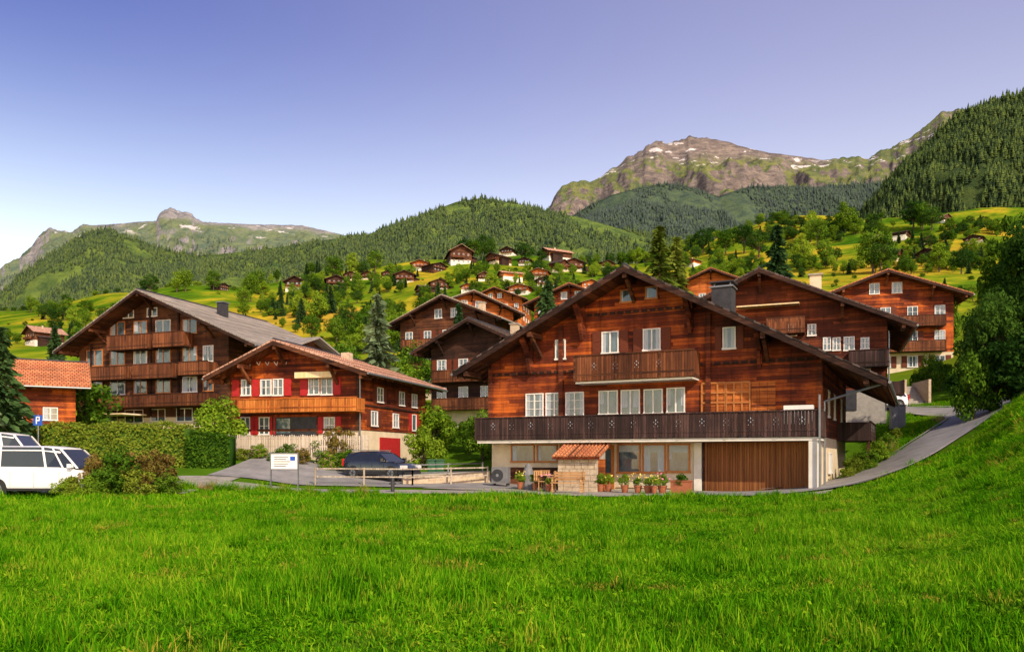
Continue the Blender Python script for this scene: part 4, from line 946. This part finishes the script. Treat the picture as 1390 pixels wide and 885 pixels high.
x,y,z=at(717,39.5); o=Obj('covered_grill',(x,y,z),0); o.cyl('cover','cover_grey',(0,0,.05),(0,0,.8),.34,.30,12); o.cyl('cover','cover_grey',(0,0,.8),(0,0,1.25),.30,.14,12); o.cyl('cover','cover_grey',(0,0,1.25),(0,0,1.33),.14,.04,12)
for sx in (-.2,.2): o.cyl('legs','metal_dark',(sx,0,0),(sx,0,.06),.03)
o.finish()
x,y,z=at(680,41.5); o=Obj('heat_pump',(x,y,z+.1),-rad(20)); o.box('casing','cover_grey',-.45,.45,-.2,.2,.1,.95); o.cyl('fan','metal_dark',(-.12,-.2,.52),(-.12,-.225,.52),.32,n=20); o.cyl('fan','metal_grey',(-.12,-.226,.52),(-.12,-.235,.52),.08,n=12)
for sx in(-.4,.35): o.box('feet','metal_dark',sx,sx+.06,-.2,.2,0,.098)
o.finish()
x,y,z=at(533,37.0); o=Obj('fire_hydrant',(x,y,z),0); o.cyl('barrel','metal_dark',(0,0,0),(0,0,.6),.09,n=12); o.cyl('cap','metal_dark',(0,0,.6),(0,0,.72),.11,.04,12); o.cyl('outlet','metal_dark',(-.16,0,.45),(.16,0,.45),.045,n=10); o.cyl('base','metal_dark',(0,0,0),(0,0,.05),.14,n=12); o.finish()
for px,Y,w,fl in ((925,36.0,.9,0),(880,36.6,.45,1),(899,36.4,.45,1),(866,36.9,.4,1),(848,37.4,.4,1),(745,37.4,.35,1),(706,39.2,.35,1),(815,38.3,.35,0),(826,38.2,.4,1),(888,36.2,.3,1),(726,38.4,.3,0)):
    x,y,z=at(px,Y); o=Obj('planter_box' if w>.5 else 'flower_pot',(x,y,z+.06),-rad(25))
    if w>.5: o.box('trough','terracotta',-w/2,w/2,-.22,.22,0,.55); o.box('rim','terracotta',-w/2-.03,w/2+.03,-.25,.25,.552,.6)
    else: o.cyl('pot','terracotta',(0,0,0),(0,0,.3),w*.32,w*.45,14); o.cyl('rim','terracotta',(0,0,.302),(0,0,.35),w*.5,w*.5,14)
    e=o.finish(); s=(.7 if w<.5 else .8)*random.uniform(.7,1.2)
    pl=add_obj('foliage',BUSH[2 if fl else 0],(0,0,.3),(0,0,px),(s*.8,s*.8,s*.8),parent=e)
    if fl:
        r=np.random.default_rng(px); c=r.normal(size=(26,3))*np.array([.16,.16,.10])+np.array([0,0,.72]); nr=r.normal(size=(26,3)); nr/=np.linalg.norm(nr,axis=1)[:,None]
        v,fq=leaf_quads(c,nr,.05,r); add_obj('blossoms',mesh_np('blossoms',v,fq,['flower_pink' if px%2 else 'flower_yellow']),parent=e)
x,y,z=at(700,41.2); o=Obj('firewood_stack',(x+.9,y-.2,z),-rad(27))
for i in range(9):
    for k in range(6): o.cyl('logs','bark',(i*.14+(k%2)*.07,0,.12+k*.12),(i*.14+(k%2)*.07,.4,.12+k*.12),.065,n=8)
o.finish()
x,y,z=at(1218,52); o=Obj('utility_cabinet',(x,y,z),0); o.box('cabinet','metal_grey',-.45,.45,-.2,.2,0,1.5); o.box('cap','metal_dark',-.5,.5,-.25,.25,1.502,1.56); o.box('door_seam','metal_dark',-.005,.005,-.204,-.2005,.1,1.4); o.finish()
x,y,z=at(1245,63); o=Obj('stone_steps',(x,y,z-.2),rad(-8))
for k in range(10): o.box('treads','concrete',-.8,.8,k*.32,3.6,k*.19,k*.19+.188)
o.box('cheek','stone',-1.0,-.81,-.1,3.6,-.4,2.2); o.box('cheek','stone',.81,1.0,-.1,3.6,-.4,2.2); o.finish()

# ------------------------------------------------------------------ vehicles
def vehicle(name,loc,yaw,paint,body,house,wheels,wr,Wd,pillars,zbelt,lamps,rail=False,roofdrop=.05):
    o=Obj(name,loc,yaw); h=Wd/2
    rings=[]
    for x,zb,zt,w in body:
        w*=h; rings.append([(x,-w*.93,zb),(x,-w,zb+.16),(x,-w*1.0,(zb+zt)*.52),(x,-w*.95,zt),(x,w*.95,zt),(x,w,(zb+zt)*.52),(x,w,zb+.16),(x,w*.93,zb)])
    V=[p for r in rings for p in r]; n=8; fs=[]
    for i in range(len(rings)-1):
        for k in range(n): fs.append((i*n+k,i*n+(k+1)%n,(i+1)*n+(k+1)%n,(i+1)*n+k))
    fs.append(tuple(range(n-1,-1,-1))); fs.append(tuple(range((len(rings)-1)*n,len(rings)*n)))
    o.raw('body',paint,V,fs)
    hr=[]
    for x0,x1,zt,w in house:
        hr.append([(x0,-h*.93,zbelt-.02),(x1,-h*w,zt),(x1,h*w,zt),(x0,h*.93,zbelt-.02)])
    for i in range(len(hr)-1):
        a,b=hr[i],hr[i+1]
        o.raw('windows','car_glass',[a[0],b[0],b[1],a[1]],[(0,1,2,3)]); o.raw('windows','car_glass',[a[3],a[2],b[2],b[3]],[(0,1,2,3)])
    e0,e1=hr[0],hr[-1]; o.raw('windows','car_glass',e0,[(0,1,2,3)]); o.raw('windows','car_glass',e1,[(3,2,1,0)])
    rv=[]
    for a in hr:
        x=a[1][0]; z=a[1][2]; w=a[2][1]; k=roofdrop/(z-zbelt+.02); wb=w+(h*.93-w)*k; rv.append([(x,-wb-.012,z-roofdrop),(x,-w*.97,z+.0),(x,-w*.75,z+.05),(x,w*.75,z+.05),(x,w*.97,z),(x,wb+.012,z-roofdrop)])
    V=[p for r in rv for p in r]; fs=[]
    for i in range(len(rv)-1):
        for k in range(6): fs.append((i*6+k,i*6+(k+1)%6,(i+1)*6+(k+1)%6,(i+1)*6+k))
    fs+=[(5,4,3,2,1,0),tuple(range(len(V)-6,len(V)))]; o.raw('roof',paint,V,fs)
    for pi,wid in pillars:
        i=int(pi); t=pi-i; a=hr[i]; b=hr[min(i+1,len(hr)-1)]
        for k0,k1,sg in ((0,1,-1),(3,2,1)):
            p0=Vector(a[k0]).lerp(Vector(b[k0]),t); p1=Vector(a[k1]).lerp(Vector(b[k1]),t); off=Vector((0,sg*.006,0)); o.raw('pillars',paint,[p0+off+Vector((-wid/2,0,0)),p0+off+Vector((wid/2,0,0)),p1+off+Vector((wid/2,0,0)),p1+off+Vector((-wid/2,0,0))],[(0,1,2,3)])
    for wx in wheels:
        for sg in(-1,1):
            yo=sg*h; o.cyl('wheel_arches','rubber',(wx,yo*.70,wr+.02),(wx,yo*1.004,wr+.02),wr*1.2,n=24)
            o.cyl('tyres','rubber',(wx,yo*.78,wr),(wx,yo*1.02,wr),wr,n=24); o.cyl('rims','metal_grey',(wx,yo*.9,wr),(wx,yo*1.03,wr),wr*.62,n=16)
            for q in range(5):
                a=q*1.2566; o.beam('rims','metal_dark',(wx,yo*1.036,wr),(wx+math.cos(a)*wr*.55,yo*1.036,wr+math.sin(a)*wr*.55),.03,.03)
            o.cyl('rims','metal_dark',(wx,yo*1.03,wr),(wx,yo*1.05,wr),.05,n=10)
    xf=body[-1][0]; xb=body[0][0]
    for sg in(-1,1):
        o.box('headlights','light_clear',xf-.25,xf+.015,sg*h*.72-.16,sg*h*.72+.16,lamps[0],lamps[0]+.16); o.box('tail_lights','light_red',xb-.015,xb+.1,sg*h*.86-.08,sg*h*.86+.08,lamps[1],lamps[1]+.4)
        mx=house[-1][0]-.25
        y0_,y1_=(h*.93+.03,h*.93+.2) if sg>0 else (-(h*.93+.2),-(h*.93+.03)); o.box('mirrors',paint,mx-.08,mx+.1,y0_,y1_,zbelt,zbelt+.16)
    o.box('bumper','metal_dark',xf-.04,xf+.05,-h*.8,h*.8,.28,.42); o.box('bumper','metal_dark',xb-.05,xb+.04,-h*.8,h*.8,.3,.45); o.box('number_plate','white_paint',xb-.06,xb-.051,-.26,.26,.55,.66)
    for dx in (wheels[0]+.55,wheels[1]-.5,(wheels[0]+wheels[1])/2):
        for sg in (-1,1): o.box('door_seams','rubber',dx,dx+.012,sg*(h*1.0)-.004,sg*(h*1.0)+.004,.4,zbelt-.15)
    for sg in (-1,1): o.box('sills','rubber',wheels[0]+.42,wheels[1]-.42,sg*h-.01,sg*h+.006,.26,.36)
    if rail:
        for sg in(-1,1): o.beam('roof_rails','metal_grey',(house[0][1]+.2,sg*h*.7,house[1][2]+.09),(house[-1][1]-.2,sg*h*.7,house[-2][2]+.09),.04,.04)
    o.finish(bevel={'body':.05,'roof':.02})
x,y,z=at(66,33.6)
vehicle('white_van',(x,y,z+.05),rad(-4),'paint_white',
  [(-2.55,.35,1.2,.90),(-2.5,.3,1.25,.97),(-1.6,.25,1.25,1),(1.0,.25,1.22,1),(1.55,.25,1.18,.99),(2.2,.27,1.02,.95),(2.45,.3,.85,.84)],
  [(-2.5,-2.42,2.03,.82),(-1.5,-1.5,2.06,.83),(.5,.3,2.05,.83),(1.85,1.05,1.96,.77)],(-1.55,1.6),.34,1.95,[(0.0,.22),(0.15,.16),(1.0,.10),(2.0,.10),(2.55,.08),(3,.12)],1.2,(.72,.95),False,.17)
x,y,z=at(4,40)
vehicle('white_van',(x,y,z+.05),rad(5),'paint_white',
  [(-2.55,.35,1.3,.90),(-2.5,.3,1.4,.97),(-1.6,.25,1.4,1),(1.0,.25,1.4,1),(1.55,.25,1.3,.99),(2.2,.27,1.1,.95),(2.45,.3,.85,.84)],
  [(-2.5,-2.42,2.4,.84),(-1.5,-1.5,2.45,.85),(.5,.3,2.4,.85),(1.72,.95,2.3,.8)],(-1.55,1.6),.34,2.0,[(0.0,.22),(.3,.8),(1.0,.8),(2.0,.12),(3,.12)],1.35,(.72,.95),False,.17)
CARB=[(-2.1,.4,.85,.84),(-2.0,.3,.98,.95),(-1.3,.22,1.0,1),(.6,.22,.98,1),(1.0,.22,.96,1),(1.75,.25,.85,.95),(2.1,.35,.62,.8)]
CARH=[(-2.02,-1.75,1.40,.72),(-1.0,-1.0,1.50,.75),(.2,.1,1.49,.75),(1.05,.35,1.42,.70)]
x,y,z=at(518,44.5)
vehicle('parked_car',(x,y,z+.07),rad(-28),'paint_black_blue',CARB,CARH,(-1.3,1.3),.33,1.82,[(0.05,.14),(1.0,.09),(2.0,.09),(3,.09)],.98,(.6,.72),True)
x,y,z=at(1188,58)
vehicle('parked_car',(x,y,z+.2),rad(190),'paint_white',CARB,CARH,(-1.3,1.3),.35,1.85,[(0.05,.14),(1.0,.09),(2.0,.09),(3,.09)],.98,(.6,.72),True)

# ------------------------------------------------------------------ light, sky, camera
sun_el=37; sun_az=math.atan2(.46,-.84)   # bearing from +Y toward +X
sd=Vector((math.sin(sun_az)*math.cos(rad(sun_el)),math.cos(sun_az)*math.cos(rad(sun_el)),math.sin(rad(sun_el))))
L=bpy.data.lights.new('sun','SUN'); L.energy=5.0; L.angle=rad(.5); L.color=(1,.86,.64)
lo=bpy.data.objects.new('sun',L); lo.rotation_euler=sd.to_track_quat('Z','Y').to_euler(); lo.location=(30,-40,60); COL.objects.link(lo)
w=bpy.data.worlds.new('World'); scene.world=w; w.use_nodes=True; nt=w.node_tree; nt.nodes.clear()
def nn(t,ins={},**kw):
    nd=nt.nodes.new(t)
    for k,v in kw.items(): setattr(nd,k,v)
    for k,v in ins.items():
        if isinstance(v,bpy.types.NodeSocket): nt.links.new(v,nd.inputs[k])
        else: nd.inputs[k].default_value=v
    return nd
sky=nn('ShaderNodeTexSky'); sky.sky_type='NISHITA'; sky.sun_disc=False; sky.sun_elevation=rad(sun_el); sky.sun_rotation=sun_az%(2*math.pi); sky.air_density=1.0; sky.dust_density=1.2; sky.ozone_density=1.5; sky.altitude=1000
tc=nn('ShaderNodeTexCoord'); sp=nn('ShaderNodeSeparateXYZ',{0:tc.outputs['Generated']})
ez=nn('ShaderNodeMapRange',{0:sp.outputs[2],1:.08,2:.50,3:0.0,4:1.0},interpolation_type='SMOOTHSTEP')
ex=nn('ShaderNodeMapRange',{0:sp.outputs[0],1:-.6,2:.45,3:0.0,4:1.0},interpolation_type='SMOOTHSTEP')
def mixc(f,a,b,mode='MIX'):
    m=nn('ShaderNodeMix',data_type='RGBA',blend_type=mode)
    for i,v in ((0,f),(6,a),(7,b)):
        if isinstance(v,bpy.types.NodeSocket): nt.links.new(v,m.inputs[i])
        else: m.inputs[i].default_value=v
    return m.outputs[2]
top=mixc(ex.outputs[0],(1.15,.98,1.6,1),(3.6,2.3,2.2,1))
hor=mixc(ex.outputs[0],(5.0,3.65,2.35,1),(5.3,3.6,2.3,1))
tint=mixc(ez.outputs[0],hor,top)
col=mixc(1.0,sky.outputs[0],tint,'MULTIPLY')
bg=nn('ShaderNodeBackground',{0:col,1:.10}); out=nn('ShaderNodeOutputWorld',{0:bg.outputs[0]})
cam=bpy.data.cameras.new('camera'); cam.lens=28.0; cam.sensor_width=36; cam.shift_y=(HZ-442.5)/1390.; cam.clip_start=.1; cam.clip_end=40000
co=bpy.data.objects.new('camera',cam); co.location=(0,0,EYE); co.rotation_euler=(rad(90),0,0); COL.objects.link(co); scene.camera=co
print('objects',len(bpy.data.objects))
